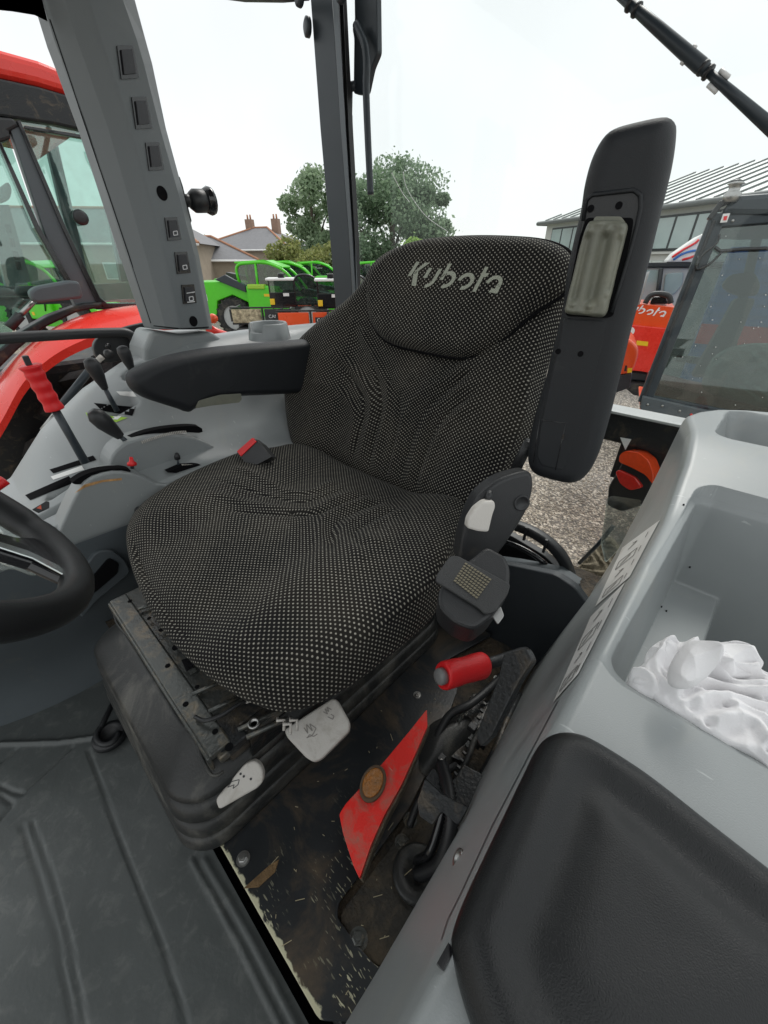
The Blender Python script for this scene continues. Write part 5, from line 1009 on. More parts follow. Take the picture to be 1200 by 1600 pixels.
t = thing('cab_roof', (-.45, .1, .74), 'cab roof lining above the seat, just out of the picture', 'roof')
MB().box((-.65, .20, .80), (1.2, 1.9, .06)).build('lining', 'pillar', t, smooth=False, bevel=.02)  # unseen roof put in to cut top light, trimmed to brighten the interior

# ================================================================== YARD AND BACKGROUND
def ground_mat():
    m = bpy.data.materials.new('yard_gravel_tarmac'); m.use_nodes = True; nt = m.node_tree; L = nt.links; b = nt.nodes['Principled BSDF']
    tc = _n(nt, 'ShaderNodeTexCoord'); vo = _n(nt, 'ShaderNodeTexVoronoi'); vo.inputs['Scale'].default_value = 55; L.new(tc.outputs['Object'], vo.inputs['Vector'])
    sp = _n(nt, 'ShaderNodeSeparateColor'); L.new(vo.outputs['Color'], sp.inputs[0]); cr = _n(nt, 'ShaderNodeValToRGB')
    for p, c in ((0, (.08, .07, .06)), (.45, (.17, .15, .125)), (.75, (.33, .28, .22)), (.97, (.60, .54, .45))):
        e = cr.color_ramp.elements.new(p) if p not in (0,) else cr.color_ramp.elements[0]; e.color = (*c, 1)
    cr.color_ramp.elements[-1].color = (.60, .54, .45, 1); L.new(sp.outputs[0], cr.inputs[0])
    no = _n(nt, 'ShaderNodeTexNoise'); no.inputs['Scale'].default_value = .9; no.inputs['Detail'].default_value = 8; L.new(tc.outputs['Object'], no.inputs['Vector'])
    r = _n(nt, 'ShaderNodeMapRange'); r.inputs[3].default_value = .55; r.inputs[4].default_value = 1.5; L.new(no.outputs[0], r.inputs[0])
    mu = _n(nt, 'ShaderNodeMix', data_type='RGBA', blend_type='MULTIPLY'); mu.inputs[0].default_value = 1; L.new(cr.outputs[0], mu.inputs[6]); L.new(r.outputs[0], mu.inputs[7]); L.new(mu.outputs[2], b.inputs['Base Color'])
    rr = _n(nt, 'ShaderNodeMapRange'); rr.inputs[1].default_value = .35; rr.inputs[2].default_value = .6; rr.inputs[3].default_value = .45; rr.inputs[4].default_value = .9; L.new(no.outputs[0], rr.inputs[0]); L.new(rr.outputs[0], b.inputs['Roughness'])
    bp = _n(nt, 'ShaderNodeBump'); bp.inputs['Strength'].default_value = .8; bp.inputs['Distance'].default_value = .008; L.new(vo.outputs['Distance'], bp.inputs['Height']); L.new(bp.outputs[0], b.inputs['Normal'])
    return m
M['ground'] = ground_mat()
M['slate'].node_tree.nodes['Mix'].inputs[6].default_value = (.19, .19, .20, 1)
g = mk('ground', [(-900, -900, GZ), (900, -900, GZ), (900, 900, GZ), (-900, 900, GZ)], [(0, 1, 2, 3)], 'ground', None, smooth=False); tag(g, kind='structure')
# loose stones on the yard behind the tractor
mb = MB()
for _ in range(900):
    x, y = RNG.uniform(820, 960), RNG.uniform(690, 900); p = Zp(x, y, GZ + .004); r = RNG.uniform(.006, .016)
    a = RNG.uniform(0, 3.14); mb.box(p, (r * 1.5, r, r * .8), (V(math.cos(a), math.sin(a), .2).normalized(), V(-math.sin(a), math.cos(a), 0), V(0, 0, 1)))
o = mb.build('loose_gravel', mat('pale_stones', (.32, .28, .23), .9, var=.6, vscale=60), None, smooth=False); tag(o, 'loose pale stones strewn over the yard', 'gravel', kind='stuff')

def wheel(parent, c, ax, r, w, name='wheel', rimm='rimgrey', lugs=22, hub='rimgrey'):
    ax = Vector(ax).normalized(); c = Vector(c); mb = MB(); n = 36
    mb.lathe(c - ax * w / 2, ax, [(0, r * .60), (0, r * .9), (w * .12, r * .96), (w * .5, r * .97), (w * .88, r * .96), (w, r * .9), (w, r * .60)], n, cap=False)
    a = ax.orthogonal().normalized(); b = ax.cross(a)
    for k in range(lugs):
        for s in (-1, 1):
            t = 2 * math.pi * (k + (.5 if s > 0 else 0)) / lugs; rd = a * math.cos(t) + b * math.sin(t); tg = ax.cross(rd)
            mb.box(c + rd * r * .97 + ax * s * w * .26, (w * .50, r * .085, r * .08), ((ax + tg * .45 * s).normalized(), (tg - ax * .45 * s).normalized(), rd))
    t = mb.build(name, 'tyre', parent, smooth=False)
    MB().lathe(c - ax * w * .42, ax, [(0, r * .61), (w * .08, r * .54), (w * .12, r * .50), (w * .30, r * .42), (w * .30, r * .15), (w * .12, r * .14), (w * .84 * .5, r * .12), (w * .70, r * .35), (w * .78, r * .56), (w * .86, r * .61)], 28).build('rim', rimm, t, smooth=False)
    MB().lathe(c - ax * w * .40, ax, [(0, r * .2), (w * .1, r * .2)], 12).build('hub', hub, t, smooth=False)
    return t
def dup(r, loc, rz, label):
    def cp(o, par):
        c = o.copy(); C.objects.link(c); c.parent = par
        for ch in list(o.children): cp(ch, c)
        return c
    c = cp(r, None); c.location = loc; c.rotation_euler.z = rz; c['label'] = label; return c
def telehandler():
    # local: x along the machine (front to +x), y across (near side -y), z up
    t = thing('telehandler', (0, 0, 0), 'bright green telehandler with its side to the camera, nearest the pillar', 'telehandler', 'green telehandlers parked across the yard')
    k = dict(local=True)
    P = [V(-3.2, -1.0, .5), V(-3.2, -1.0, 1.72), V(-1.3, -1.0, 1.75), V(-.7, -1.0, 1.55), V(.3, -1.0, 1.25), V(1.9, -1.0, 1.2), V(2.3, -1.0, .95), V(2.3, -1.0, .75), V(2.0, -1, .8), V(1.8, -1, 1.15), V(1.25, -1, 1.18), V(.7, -1, 1.15), V(.45, -1, .45), V(-.6, -1, .45), V(-.85, -1, 1.1), V(-1.4, -1, 1.34), V(-2.0, -1, 1.15), V(-2.1, -1, .75), V(-2.15, -1, .5)]
    MB().prism(P, V(0, 2.0, 0)).build('chassis', 'green', t, smooth=False, bevel=.03, **k)
    MB().box((-.25, -.9, 1.15), (1.15, .5, .95)).build('engine_cover', 'green', t, smooth=False, bevel=.05, **k)
    MB().box((-.45, -1.05, 1.6), (.6, .3, .14)).build('cover_lamp_bar', 'greenlight', t, smooth=False, bevel=.03, **k)
    MB().box((-.1, -1.155, 1.35), (.22, .01, .08)).build('yellow_label', 'yellow', t, smooth=False, **k); MB().box((-.6, -1.155, .85), (.12, .01, .10)).build('yellow_label', 'yellow', t, smooth=False, **k)
    MB().tube([V(.15, -1.16, 1.4), V(.2, -1.18, 1.2), V(.05, -1.16, .95)], .02, 6).build('hose', 'black', t, **k)
    # cab: frame tubes and panes
    F = [V(-1.05, 0, 1.5), V(-1.15, 0, 2.25), V(-.1, 0, 2.32), V(.55, 0, 2.1), V(1.05, 0, 1.5)]
    Fr = rounded(F, .28, 5); Fr = [F[0]] + Fr[6:-6] + [F[-1]]
    for y in (-1.0, -.15):
        MB().tube([p + V(0, y, 0) for p in Fr], .045, 8).build('cab_frame', 'green', t, **k)
        MB().tube([V(-.45, y, 1.45), V(-.42, y, 2.28)], .04, 8).build('cab_post', 'green', t, **k)
        MB().prism([p + V(0, y + .02, 0) for p in Fr], V(0, .01, 0)).build('side_pane', 'glass_tele', t, smooth=False, **k)
    MB().prism([V(-1.15, -1.0, 2.27), V(-.1, -1.0, 2.34), V(.5, -1.0, 2.14), V(.5, -.1, 2.14), V(-.1, -.1, 2.34), V(-1.15, -.1, 2.27)], V(0, 0, .05)).build('roof', 'green', t, smooth=False, bevel=.02, **k)
    MB().box((-.45, -.55, 1.65), (.45, .45, .12)).box((-.68, -.55, 1.9), (.10, .42, .5)).build('cab_seat', 'black', t, smooth=False, bevel=.04, **k)
    MB().prism([V(-2.1, .1, 1.65), V(-2.0, .1, 2.0), V(2.3, .1, 1.25), V(2.3, .1, .95)], V(0, .4, 0)).build('boom', 'blackmetal', t, smooth=False, bevel=.02, **k)
    MB().prism([V(-1.9, -1.10, 1.80), V(-1.5, -1.10, 1.95), V(-.85, -1.10, 1.62), V(-.85, -1.10, 1.42)], V(0, .12, 0)).build('mudguard_arm', 'rod', t, smooth=False, bevel=.02, **k)
    for x in (-1.42, 1.25):
        for y in (-.95, .95): wheel(t, (x, y, .64), (0, 1, 0), .64, .42, hub='green')
    text('lettering', 'M', (-2.55, -1.006, 1.15), (1, 0, 0), (0, 0, 1), .22, 'whitepaint', t)
    return t
def place(o, px, py, z=GZ, D=None):
    p = Dp(px, py, D) if D else Zp(px, py, z); o.location = V(p.x, p.y, z); return o
T0 = telehandler(); YR = math.atan2(rt.y, rt.x)
p = Dp(362, 470, 17.5); T0.location = V(p.x, p.y, GZ) + rt * 1.85; T0.location.z = GZ; T0.rotation_euler.z = YR - .10
for (px, D, dx, rz, lab) in ((462, 21, 0, .12, 'green telehandler with its rounded cab just above the utility vehicles'), (505, 25, 0, .1, 'green telehandler seen through the windscreen of the second utility vehicle'), (575, 24, .6, .05, 'green telehandler half hidden behind the seat shoulder'), (118, 19, 0, -.35, 'green telehandler seen through the red tractor windows')):
    p = Dp(px, 470, D); dup(T0, V(p.x, p.y, GZ) + rt * dx, YR + rz, lab)

def utility(cab=True):
    t = thing('utility_vehicle', (0, 0, 0), 'utility vehicle with orange tailgate panels and black name plate, left of the rear pillar', 'utility vehicle', 'utility vehicles with cargo beds parked in a row'); k = dict(local=True)
    MB().box((0, 0, .90), (1.56, 1.35, .06)).box((0, -.70, 1.28), (1.58, .04, .04)).box((-.78, 0, 1.1), (.05, 1.4, .3)).box((.78, 0, 1.1), (.05, 1.4, .3)).box((.05, -.70, 1.08), (.05, .06, .36)).build('bed_frame', 'blackmetal', t, smooth=False, bevel=.01, **k)
    for u, w in ((-.37, .76), (.44, .68)): MB().box((u, -.69, 1.08), (w, .05, .33)).build('tailgate', 'orange', t, smooth=False, bevel=.015, **k)
    MB().box((.42, -.722, 1.07), (.52, .012, .12)).build('name_plate', 'ink', t, smooth=False, **k)
    text('lettering', 'CAMS', (.2, -.732, 1.03), (1, 0, 0), (0, 0, 1), .085, 'logowhite', t)
    MB().box((0, .2, .66), (1.3, 2.4, .3)).build('undertray', 'black', t, smooth=False, bevel=.03, **k)
    if cab:
        F = [V(-.34, .3, 1.3), V(-.36, .3, 1.7), V(-.28, .3, 1.98), V(0, .3, 2.02), V(.2, .3, 1.93), V(.27, .3, 1.7), V(.24, .3, 1.3)]
        MB().tube([Vector(q) for q in catmull(F, 40, False)], .028, 8).build('screen_frame', 'gloss', t, **k)
        MB().prism([Vector(q) for q in catmull(F, 30, False)], V(0, .01, 0)).build('rear_screen', 'glass_tele', t, smooth=False, **k)
        MB().box((-.70, .5, 1.93), (.72, .7, .06)).build('roof', 'whitepaint', t, smooth=False, bevel=.02, **k)
        MB().box((-.66, .42, 2.0), (.16, .4, .14)).build('roof_lamp', 'gloss', t, smooth=False, bevel=.03, **k)
        MB().box((-.68, .3, 1.46), (.66, .06, .34)).box((-1.0, .3, 1.62), (.04, .05, .62)).box((-.37, .3, 1.62), (.04, .05, .62)).build('cab_back', 'gloss', t, smooth=False, bevel=.01, **k)
        MB().box((-.68, .28, 1.76), (.60, .01, .28)).build('back_pane', 'glass_tele', t, smooth=False, **k)
        MB().box((-.58, .24, 1.58), (.15, .01, .07)).build('label', 'sticker', t, smooth=False, **k)
        MB().box((-.95, .2, 1.42), (.12, .05, .14)).build('work_lamp', 'yellow', t, smooth=False, bevel=.01, **k)
    for x in (-.62, .62):
        for y in (-.25, 1.5): wheel(t, (x, y, .34), (1, 0, 0), .34, .26, lugs=14)
        cv = [V(x, -.25 + .45 * math.cos(a), .36 + .43 * math.sin(a)) for a in np.linspace(.3, 2.85, 12)]
        MB().tube(cv, .09, 4).build('mudguard', 'rimgrey', t, smooth=False, **k)
        MB().lathe((x * .85, -.62, .75), (0, -1, 0), [(0, .05), (.03, .05)], 12).build('tail_lamp', 'redlens', t, smooth=False, **k)
    return t
camo = mat('camouflage_panel', (.45, .38, .25), .6, var=.9, vscale=14, dirt=(.1, .07, .04), amt=.5, dscale=9)
def put(u, px, D, rz=.12):
    p = Dp(px, 480, D); u.location = V(p.x, p.y, GZ); u.rotation_euler.z = YR + rz
U0 = utility(); put(U0, 483, 11.9)
u = dup(U0, (0, 0, 0), 0, 'utility vehicle whose rounded windscreen shows between rear pillar and seat'); put(u, 560, 11.3)
u = utility(False); put(u, 412, 13.0); u['label'] = 'utility vehicle with a camouflage panel beside the telehandler wheel'
for ch in list(u.children):
    if ch.name.startswith('tailgate') and ch.data.vertices[0].co.x < 0: ch.data.materials[0] = camo
    elif ch.name.startswith('tailgate'): ch.data.materials[0] = M['ink']

# houses
def fbox(o, u0, u1, v0, v1, w0, w1, ax=None, ay=None):   # box in a frame facing the camera
    ax = ax or rt; ay = ay or fw
    P = [o + ax * a + ay * b for a, b in ((u0, v0), (u1, v0), (u1, v1), (u0, v1))]
    return [p + V(0, 0, w0) for p in P], V(0, 0, w1 - w0)
def hiproof(o, u0, u1, v0, v1, z0, z1, ins, ax=rt, ay=fw):
    B = [o + ax * a + ay * b + V(0, 0, z0) for a, b in ((u0, v0), (u1, v0), (u1, v1), (u0, v1))]; vm = (v0 + v1) / 2
    R = [o + ax * (u0 + ins) + ay * vm + V(0, 0, z1), o + ax * (u1 - ins) + ay * vm + V(0, 0, z1)]
    return B + R
def house(px, D, w, d, eave, ridge, label, chim=(), win=(), rz=0, ins=None):
    b = Dp(px, 410, D); o = V(b.x, b.y, GZ); t = thing('house', o, label, 'house'); ax = Matrix.Rotation(rz, 3, 'Z') @ rt; ay = Matrix.Rotation(rz, 3, 'Z') @ fw
    P, dv = fbox(o, -w / 2, w / 2, 0, d, 0, eave, ax, ay); MB().prism(P, dv).build('wall', 'render', t, smooth=False)
    ins = ins or d / 2; q = hiproof(o, -w / 2 - .4, w / 2 + .4, -.4, d + .4, eave, ridge, ins, ax, ay)
    MB().add(q, [(0, 1, 5, 4), (1, 2, 5), (2, 3, 4, 5), (3, 0, 4), (3, 2, 1, 0)]).build('roof', 'slate', t, smooth=False)
    for a, b_ in ((0, 4), (1, 5), (4, 5)): MB().tube([q[a] + V(0, 0, .03), q[b_] + V(0, 0, .05)], .11, 6).build('ridge_tiles', 'ridge', t, smooth=False)
    MB().tube([q[0] + V(0, 0, -.08), q[1] + V(0, 0, -.08)], .09, 6).build('gutter', 'whitepaint', t)
    MB().tube([q[1] + ax * -.5 + V(0, 0, -.1), q[1] + ax * -.5 + V(0, 0, -3)], .06, 6).build('downpipe', 'whitepaint', t)
    for u, v in chim:
        P, dv = fbox(o, u - .45, u + .45, v - .4, v + .4, eave + .5, ridge + .9, ax, ay); c = MB().prism(P, dv).build('chimney', 'brickr', t, smooth=False)
        for s in (-.2, .2): MB().lathe(o + ax * (u + s) + ay * v + V(0, 0, ridge + .9), (0, 0, 1), [(0, .12), (.5, .10)], 8).build('pot', 'ridge', c)
    for u in win:
        P, dv = fbox(o, u - .6, u + .6, -.04, .0, 1.1, 2.3, ax, ay); MB().prism(P, dv).build('window', 'whitepaint', t, smooth=False)
        P, dv = fbox(o, u - .5, u + .5, -.06, -.05, 1.2, 2.2, ax, ay); MB().prism(P, dv).build('pane', 'winpane', t, smooth=False)
house(377, 60, 13, 12, 3.6, 6.1, 'grey slate hip roofed house with two chimneys beyond the telehandlers', ((-1.5, 6), (2.2, 6)), (3.5,), -.25)
house(318, 46, 9, 8, 2.5, 4.4, 'low slate roofed cottage partly behind the grey pillar', (), (), .3)
house(90, 46, 22, 9, 3.6, 6.2, 'rendered house seen through the red tractor windows', (), (-6, -1, 4, 8), .1)

# trees and bushes
def leafmat(name, a, b):
    m = bpy.data.materials.new(name); m.use_nodes = True; nt = m.node_tree; L = nt.links; bs = nt.nodes['Principled BSDF']
    gi = _n(nt, 'ShaderNodeNewGeometry'); cr = _n(nt, 'ShaderNodeMix', data_type='RGBA'); cr.inputs[6].default_value = (*a, 1); cr.inputs[7].default_value = (*b, 1)
    L.new(gi.outputs['Random Per Island'], cr.inputs[0]); L.new(cr.outputs[2], bs.inputs['Base Color']); bs.inputs['Roughness'].default_value = .6
    tr = _n(nt, 'ShaderNodeBsdfTranslucent'); L.new(cr.outputs[2], tr.inputs[0]); mx = _n(nt, 'ShaderNodeMixShader'); mx.inputs[0].default_value = .45
    L.new(bs.outputs[0], mx.inputs[1]); L.new(tr.outputs[0], mx.inputs[2]); L.new(mx.outputs[0], nt.nodes['Material Output'].inputs[0]); return m
LM = {'dark': leafmat('dark_leaves', (.13, .20, .12), (.34, .45, .30)), 'light': leafmat('light_leaves', (.20, .34, .07), (.40, .56, .17)), 'mid': leafmat('grey_green_leaves', (.19, .27, .16), (.38, .49, .32)), 'hedge': leafmat('yellow_green_leaves', (.15, .19, .05), (.42, .43, .17))}
def tree(name, px, D, h, w, blobs, lm, label, n=5000, ls=.11, trunk=True, low=.25):
    b = Dp(px, 410, D); o = V(b.x, b.y, GZ); t = thing(name, o, label, 'tree' if trunk else 'bush')
    rs = np.random.default_rng(int(px)); cs = []
    for i in range(blobs):
        a = rs.uniform(0, 6.28); zz = low + (1 - low) * rs.uniform(0, 1); rr = math.sqrt(rs.uniform(0, 1)) * w / 2 * math.sin(min(1, max(.25, (1.08 - zz) * 2.2)) * math.pi / 2)
        cs.append((rr * math.cos(a), rr * math.sin(a), zz * h * .92, rs.uniform(.10, .2) * w))
    cs = np.array(cs); k = rs.integers(0, blobs, n); d = rs.normal(size=(n, 3)); d /= np.linalg.norm(d, axis=1, keepdims=True)
    rad = cs[k, 3] * (.55 + .5 * rs.random(n) ** .6) * (1 + .25 * rs.normal(size=n) * (rs.random(n) < .25)); P = cs[k, :3] + d * rad[:, None] * np.array([1, 1, .8]); P[:, 2] = np.maximum(P[:, 2], .1)
    u = rs.normal(size=(n, 3)); u /= np.linalg.norm(u, axis=1, keepdims=True); v = np.cross(u, rs.normal(size=(n, 3))); v /= np.linalg.norm(v, axis=1, keepdims=True)
    s = ls * rs.uniform(.6, 1.5, n)[:, None]; W_ = np.array(o)
    vs = np.concatenate([(P - u * s)[:, None], (P + v * s * .55)[:, None], (P + u * s)[:, None], (P - v * s * .55)[:, None]], 1).reshape(-1, 3)
    me = bpy.data.meshes.new('crown'); me.vertices.add(4 * n); me.vertices.foreach_set('co', vs.ravel()); me.loops.add(4 * n); me.loops.foreach_set('vertex_index', np.arange(4 * n)); me.polygons.add(n); me.polygons.foreach_set('loop_start', np.arange(0, 4 * n, 4)); me.polygons.foreach_set('loop_total', np.full(n, 4)); me.update(); me.materials.append(LM[lm])
    c = bpy.data.objects.new('crown', me); C.objects.link(c); c.parent = t
    if trunk:
        mb = MB().tube([o, o + V(.05, 0, h * .3), o + V(-.1, .1, h * .8)], [w * .045, w * .032, w * .008], 9)
        for q in cs[::max(1, blobs // 9)]: mb.tube([o + V(0, 0, h * .3), o + V(*(q[:3] * np.array([.5, .5, .75]))), o + V(*q[:3])], [w * .018, w * .010, w * .004], 5)
        mb.build('trunk', 'bark', t)
tree('broadleaf_tree', 612, 34, 8.3, 7.6, 60, 'dark', 'tall dark green tree behind the rear pillar', 26000, .11, low=.10)
tree('broadleaf_tree', 672, 33, 6.6, 3.6, 16, 'dark', 'narrower dark tree just left of the headrest top', 9000, .13, low=.15)
tree('broadleaf_tree', 492, 36, 7.8, 5.4, 20, 'mid', 'looser grey green tree left of the rear pillar', 9500, .14, low=.22)
tree('bush', 668, 25, 3.7, 3.4, 14, 'light', 'bright green bush above the left top of the headrest', 6000, .09, trunk=False, low=.1)
tree('bush', 455, 30, 3.4, 3.4, 14, 'hedge', 'yellow green bush left of the cab behind the telehandlers', 7000, .09, trunk=False, low=.05)
tree('bush', 505, 30, 3.5, 4.0, 14, 'hedge', 'yellow green bush next to the rear pillar', 7000, .09, trunk=False, low=.05)
tree('bush', 560, 31, 3.0, 5.0, 14, 'dark', 'dark low bush between pillar and seat shoulder', 7000, .1, trunk=False, low=.05)
tree('broadleaf_tree', 322, 58, 5.4, 2.6, 8, 'mid', 'small tree top above the cottage roof', 2500, .12, low=.5)

# right hand building
ez = 1.65
W0, W1 = Dp(856, 347, 25), None; W0 = Zp(856, 347, ez); W1 = Zp(1215, 299, ez); wa = (W1 - W0); wlen = wa.length; wa.normalize(); wn_ = V(-wa.y, wa.x, 0)
if wn_.dot(W0) < 0: wn_ = -wn_
wend = W0 + wa * (wlen * 1.9)
bd = thing('office_building', V(W0.x, W0.y, GZ), 'long pale office building with ribbed metal roof and dark framed windows', 'building')
base = [V(W0.x, W0.y, GZ), V(wend.x, wend.y, GZ)]; base += [base[1] + wn_ * 9, base[0] + wn_ * 9]
MB().prism(base, V(0, 0, ez - GZ - .05)).build('wall', 'bwall', bd, smooth=False)
e0, e1_ = W0 - wn_ * .35 - wa * .3, wend - wn_ * .35; R0 = W0 + wn_ * 4.5 + wa * 3.2 + V(0, 0, 1.55); R1 = wend + wn_ * 4.5 + V(0, 0, 1.55); b0_ = W0 + wn_ * 9.3 - wa * .3
MB().add([e0, e1_, R1, R0, b0_, wend + wn_ * 9.3], [(0, 1, 2, 3), (0, 3, 4), (3, 2, 5, 4)]).build('roof', 'roofmetal', bd, smooth=False)
ns = 34
for i in range(ns):
    s = i / (ns - 1); a = e0.lerp(e1_, s); bq = R0 + (R1 - R0) * s
    off = (a - e0).dot(wa); full = (R0 - e0).dot(wa)
    top = a + (R0 - e0) - wa * full
    if off < full: f_ = off / full; top = a + ((R0 - e0) - wa * full) * f_
    if off > 22: break
    MB().tube([a + V(0, 0, .03), top + V(0, 0, .03)], .028, 4).build('roof_seam', 'seam', bd, smooth=False)
for i in range(12):
    s = (i + 1) / 13; a = e0.lerp(b0_, s); 
    MB().tube([a + V(0, 0, .03), a.lerp(R0, 1 if abs(s - .5) < .05 else (s / .5 if s < .5 else (1 - s) / .5) * .0 + min(s, 1 - s) * 2) + V(0, 0, .03)], .028, 4).build('roof_seam', 'seam', bd, smooth=False)
MB().tube([e0 + V(0, 0, -.06), e1_ + V(0, 0, -.06)], .085, 6).build('gutter', 'seam', bd)
MB().tube([e0 + V(0, 0, -.06), b0_ + V(0, 0, -.06)], .085, 6).build('gutter', 'seam', bd)
def wallpt(x, y, off=-.02): return pl(x, y, W0 + wn_ * off, wn_)
def wwin(px, nm='window'):
    P = [wallpt(x, y, -.02) for x, y in px]; z0 = min(p.z for p in P); z1 = max(p.z for p in P); s0 = min((p - W0).dot(wa) for p in P); s1 = max((p - W0).dot(wa) for p in P)
    return s0, s1, z0, z1
for (xa, xb, npane) in ((862, 912, 3), (1020, 1116, 3), (1140, 1230, 3)):
    pa = wallpt(xa, 370); pb_ = wallpt(xb, 370); s0, s1 = (pa - W0).dot(wa), (pb_ - W0).dot(wa); z0, z1 = .35, 1.38; Q = lambda s, z, o_: V(*(W0 + wa * s + wn_ * o_).xy, z)
    MB().prism([Q(s0, z0, -.03), Q(s1, z0, -.03), Q(s1, z1, -.03), Q(s0, z1, -.03)], -wn_ * .03).build('window', 'dframe', bd, smooth=False)
    for i in range(npane):
        a = s0 + (s1 - s0) * (i + .06) / npane; b_ = s0 + (s1 - s0) * (i + .94) / npane
        MB().prism([Q(a, z0 + .07, -.062), Q(b_, z0 + .07, -.062), Q(b_, z1 - .07, -.062), Q(a, z1 - .07, -.062)], -wn_ * .006).build('pane', 'winpane', bd, smooth=False)
    MB().prism([Q(s0 - .1, z0 - .1, -.03), Q(s1 + .1, z0 - .1, -.03), Q(s1 + .1, z0 - .03, -.03), Q(s0 - .1, z0 - .03, -.03)], -wn_ * .09).build('sill', 'bwall', bd, smooth=False)
Q = lambda s, z, o_: V(*(W0 + wa * s + wn_ * o_).xy, z)
for s in np.arange(.3, 14, .5):
    MB().prism([Q(s, -1.8, -.01), Q(s + .46, -1.8, -.01), Q(s + .46, .05, -.01), Q(s, .05, -.01)], -wn_ * .02).build('wall_panel', 'roofmetal', bd, smooth=False)

def plane_obj(D, px, py, tilt):     # a plane facing the camera, turned by tilt
    o = Dp(px, py, D); n = -(fw * math.cos(tilt) + rt * math.sin(tilt)); return o, n
# white lorry with striped fairing, behind the orange machines
O, Nn = plane_obj(11.5, 1040, 430, .5)
lo = thing('white_lorry', V(O.x, O.y, GZ), 'white lorry cab with red and blue swooshes on its roof fairing', 'lorry')
slab('roof_fairing', [(1040, 410), (1052, 396), (1075, 380), (1096, 366), (1180, 340), (1220, 350), (1220, 410)], O, Nn, 1.6, 'whitepaint', lo, bevel=.05)
slab('roof_edge', [(990, 410), (1200, 408), (1200, 417), (990, 418)], O - Nn * .02, Nn, 1.8, 'dframe', lo, bevel=.02)
slab('cab_shell', [(985, 418), (1200, 418), (1200, 640), (975, 640)], O - Nn * .12, Nn, 1.9, 'bwall', lo, bevel=.03)
slab('windscreen', [(1000, 422), (1030, 422), (1022, 474), (990, 476)], O - Nn * .08, Nn, .02, 'winpane', lo, r=.04, bevel=.01)
slab('side_window', [(1040, 428), (1068, 425), (1066, 445), (1055, 458), (1048, 462), (1036, 460)], O - Nn * .08, Nn, .02, 'winpane', lo, r=.06, bevel=.01)
MB().tube([pl(1033, 420, O, Nn), pl(1026, 474, O, Nn)], .05, 6).build('pillar_trim', 'black', lo)
for pts, m_ in (([(1050, 402), (1068, 390), (1086, 380), (1092, 374)], 'redgrip'), ([(1052, 406), (1066, 397), (1082, 392), (1094, 392)], 'blue'), ([(1066, 406), (1080, 402), (1094, 396)], 'redgrip')):
    MB().tube([pl(x, y, O + Nn * .012, Nn) for x, y in [tuple(q) for q in catmull(pts, 16, False)]], .022, 6).build('stripe', m_, lo)
MB().tube([pl(1012, 425, O + Nn * .3, Nn), pl(1002, 455, O + Nn * .3, Nn), pl(998, 476, O + Nn * .3, Nn)], .02, 6).build('mirror_arm', 'rimgrey', lo)

def counterweight(px, py, D, rows, m_, label, word=None, tilt=.5):
    O, Nn = plane_obj(D, px, py, tilt); t = thing('mini_excavator', V(O.x, O.y, GZ), label, 'excavator'); return O, Nn, t
O, Nn, t = counterweight(1020, 530, 7.2, 0, 'orange', 'orange excavator rear with a white word across its engine cover')
slab('engine_cover', [(960, 476), (993, 474), (1056, 480), (1060, 490), (1048, 522), (965, 520)], O, Nn, .9, 'orange', t, r=.03, bevel=.03, seg=3)
slab('counterweight', [(962, 508), (990, 508), (1049, 514), (1040, 565), (1032, 586), (1000, 580), (965, 578)], O + Nn * .05, Nn, 1.0, 'red', t, r=.03, bevel=.03, seg=3)
q = [(970, 487), (1040, 496), (1044, 483), (976, 474)]
def pm3(u, v): a = np.array(q[0]) * (1 - u) + np.array(q[1]) * u; b = np.array(q[3]) * (1 - u) + np.array(q[2]) * u; p_ = a * (1 - v) + b * v; return pl(p_[0], p_[1], O + Nn * .006, Nn)
logo('lettering', pm3, 'logowhite', t)
slab('warning_label', [(995, 532), (1013, 534), (1012, 541), (994, 539)], O + Nn * .054, Nn, .002, 'yellow', t, bevel=.0001)
MB().lathe(pl(984, 518, O + Nn * .052, Nn), Nn, [(0, .06), (.004, .06)], 20).build('badge', 'logowhite', t, smooth=False)
slab('under_frame', [(965, 578), (1034, 586), (1030, 598), (965, 592)], O - Nn * .1, Nn, .8, 'rod', t, bevel=.02)
slab('track', [(985, 598), (1026, 602), (1022, 622), (990, 618), (975, 605)], O - Nn * .0, Nn, .5, 'tyre', t, r=.03, bevel=.02)
slab('track', [(930, 590), (962, 594), (958, 612), (930, 610)], O - Nn * .0, Nn, .5, 'tyre', t, r=.03, bevel=.02)
MB().lathe(pl(1016, 596, O + Nn * .02, Nn), Nn, [(0, .05), (.05, .05)], 12).build('red_lamp', 'redlens', t)
cv = [pl(x, y, O + Nn * .0, Nn) for x, y in ((1008, 474), (1016, 462), (1030, 459), (1045, 463), (1048, 474))]; MB().tube([Vector(c_) for c_ in catmull(cv, 20, False)], .035, 8).build('exhaust_hose', 'black', t)
slab('rear_box', [(1015, 475), (1020, 464), (1040, 463), (1044, 475)], O - Nn * .1, Nn, .4, 'gloss', t, r=.02, bevel=.01)
MB().tube([pl(998, 476, O, Nn), pl(1012, 430, O, Nn), pl(1014, 424, O, Nn)], .012, 6).build('handrail', 'rimgrey', t)
O2, N2 = plane_obj(5.0, 975, 570, .45)
t = thing('mini_excavator', V(O2.x, O2.y, GZ), 'red rounded counterweight of a smaller machine, left of the orange excavator', 'excavator')
slab('counterweight', [(930, 530), (965, 526), (985, 530), (999, 545), (996, 562), (988, 583), (945, 590), (930, 588)], O2, N2, .9, 'orange', t, r=.05, bevel=.04, seg=3)
slab('skirt', [(930, 588), (950, 589), (988, 583), (984, 606), (960, 615), (930, 615)], O2 - N2 * .03, N2, .8, 'rod', t, bevel=.01)
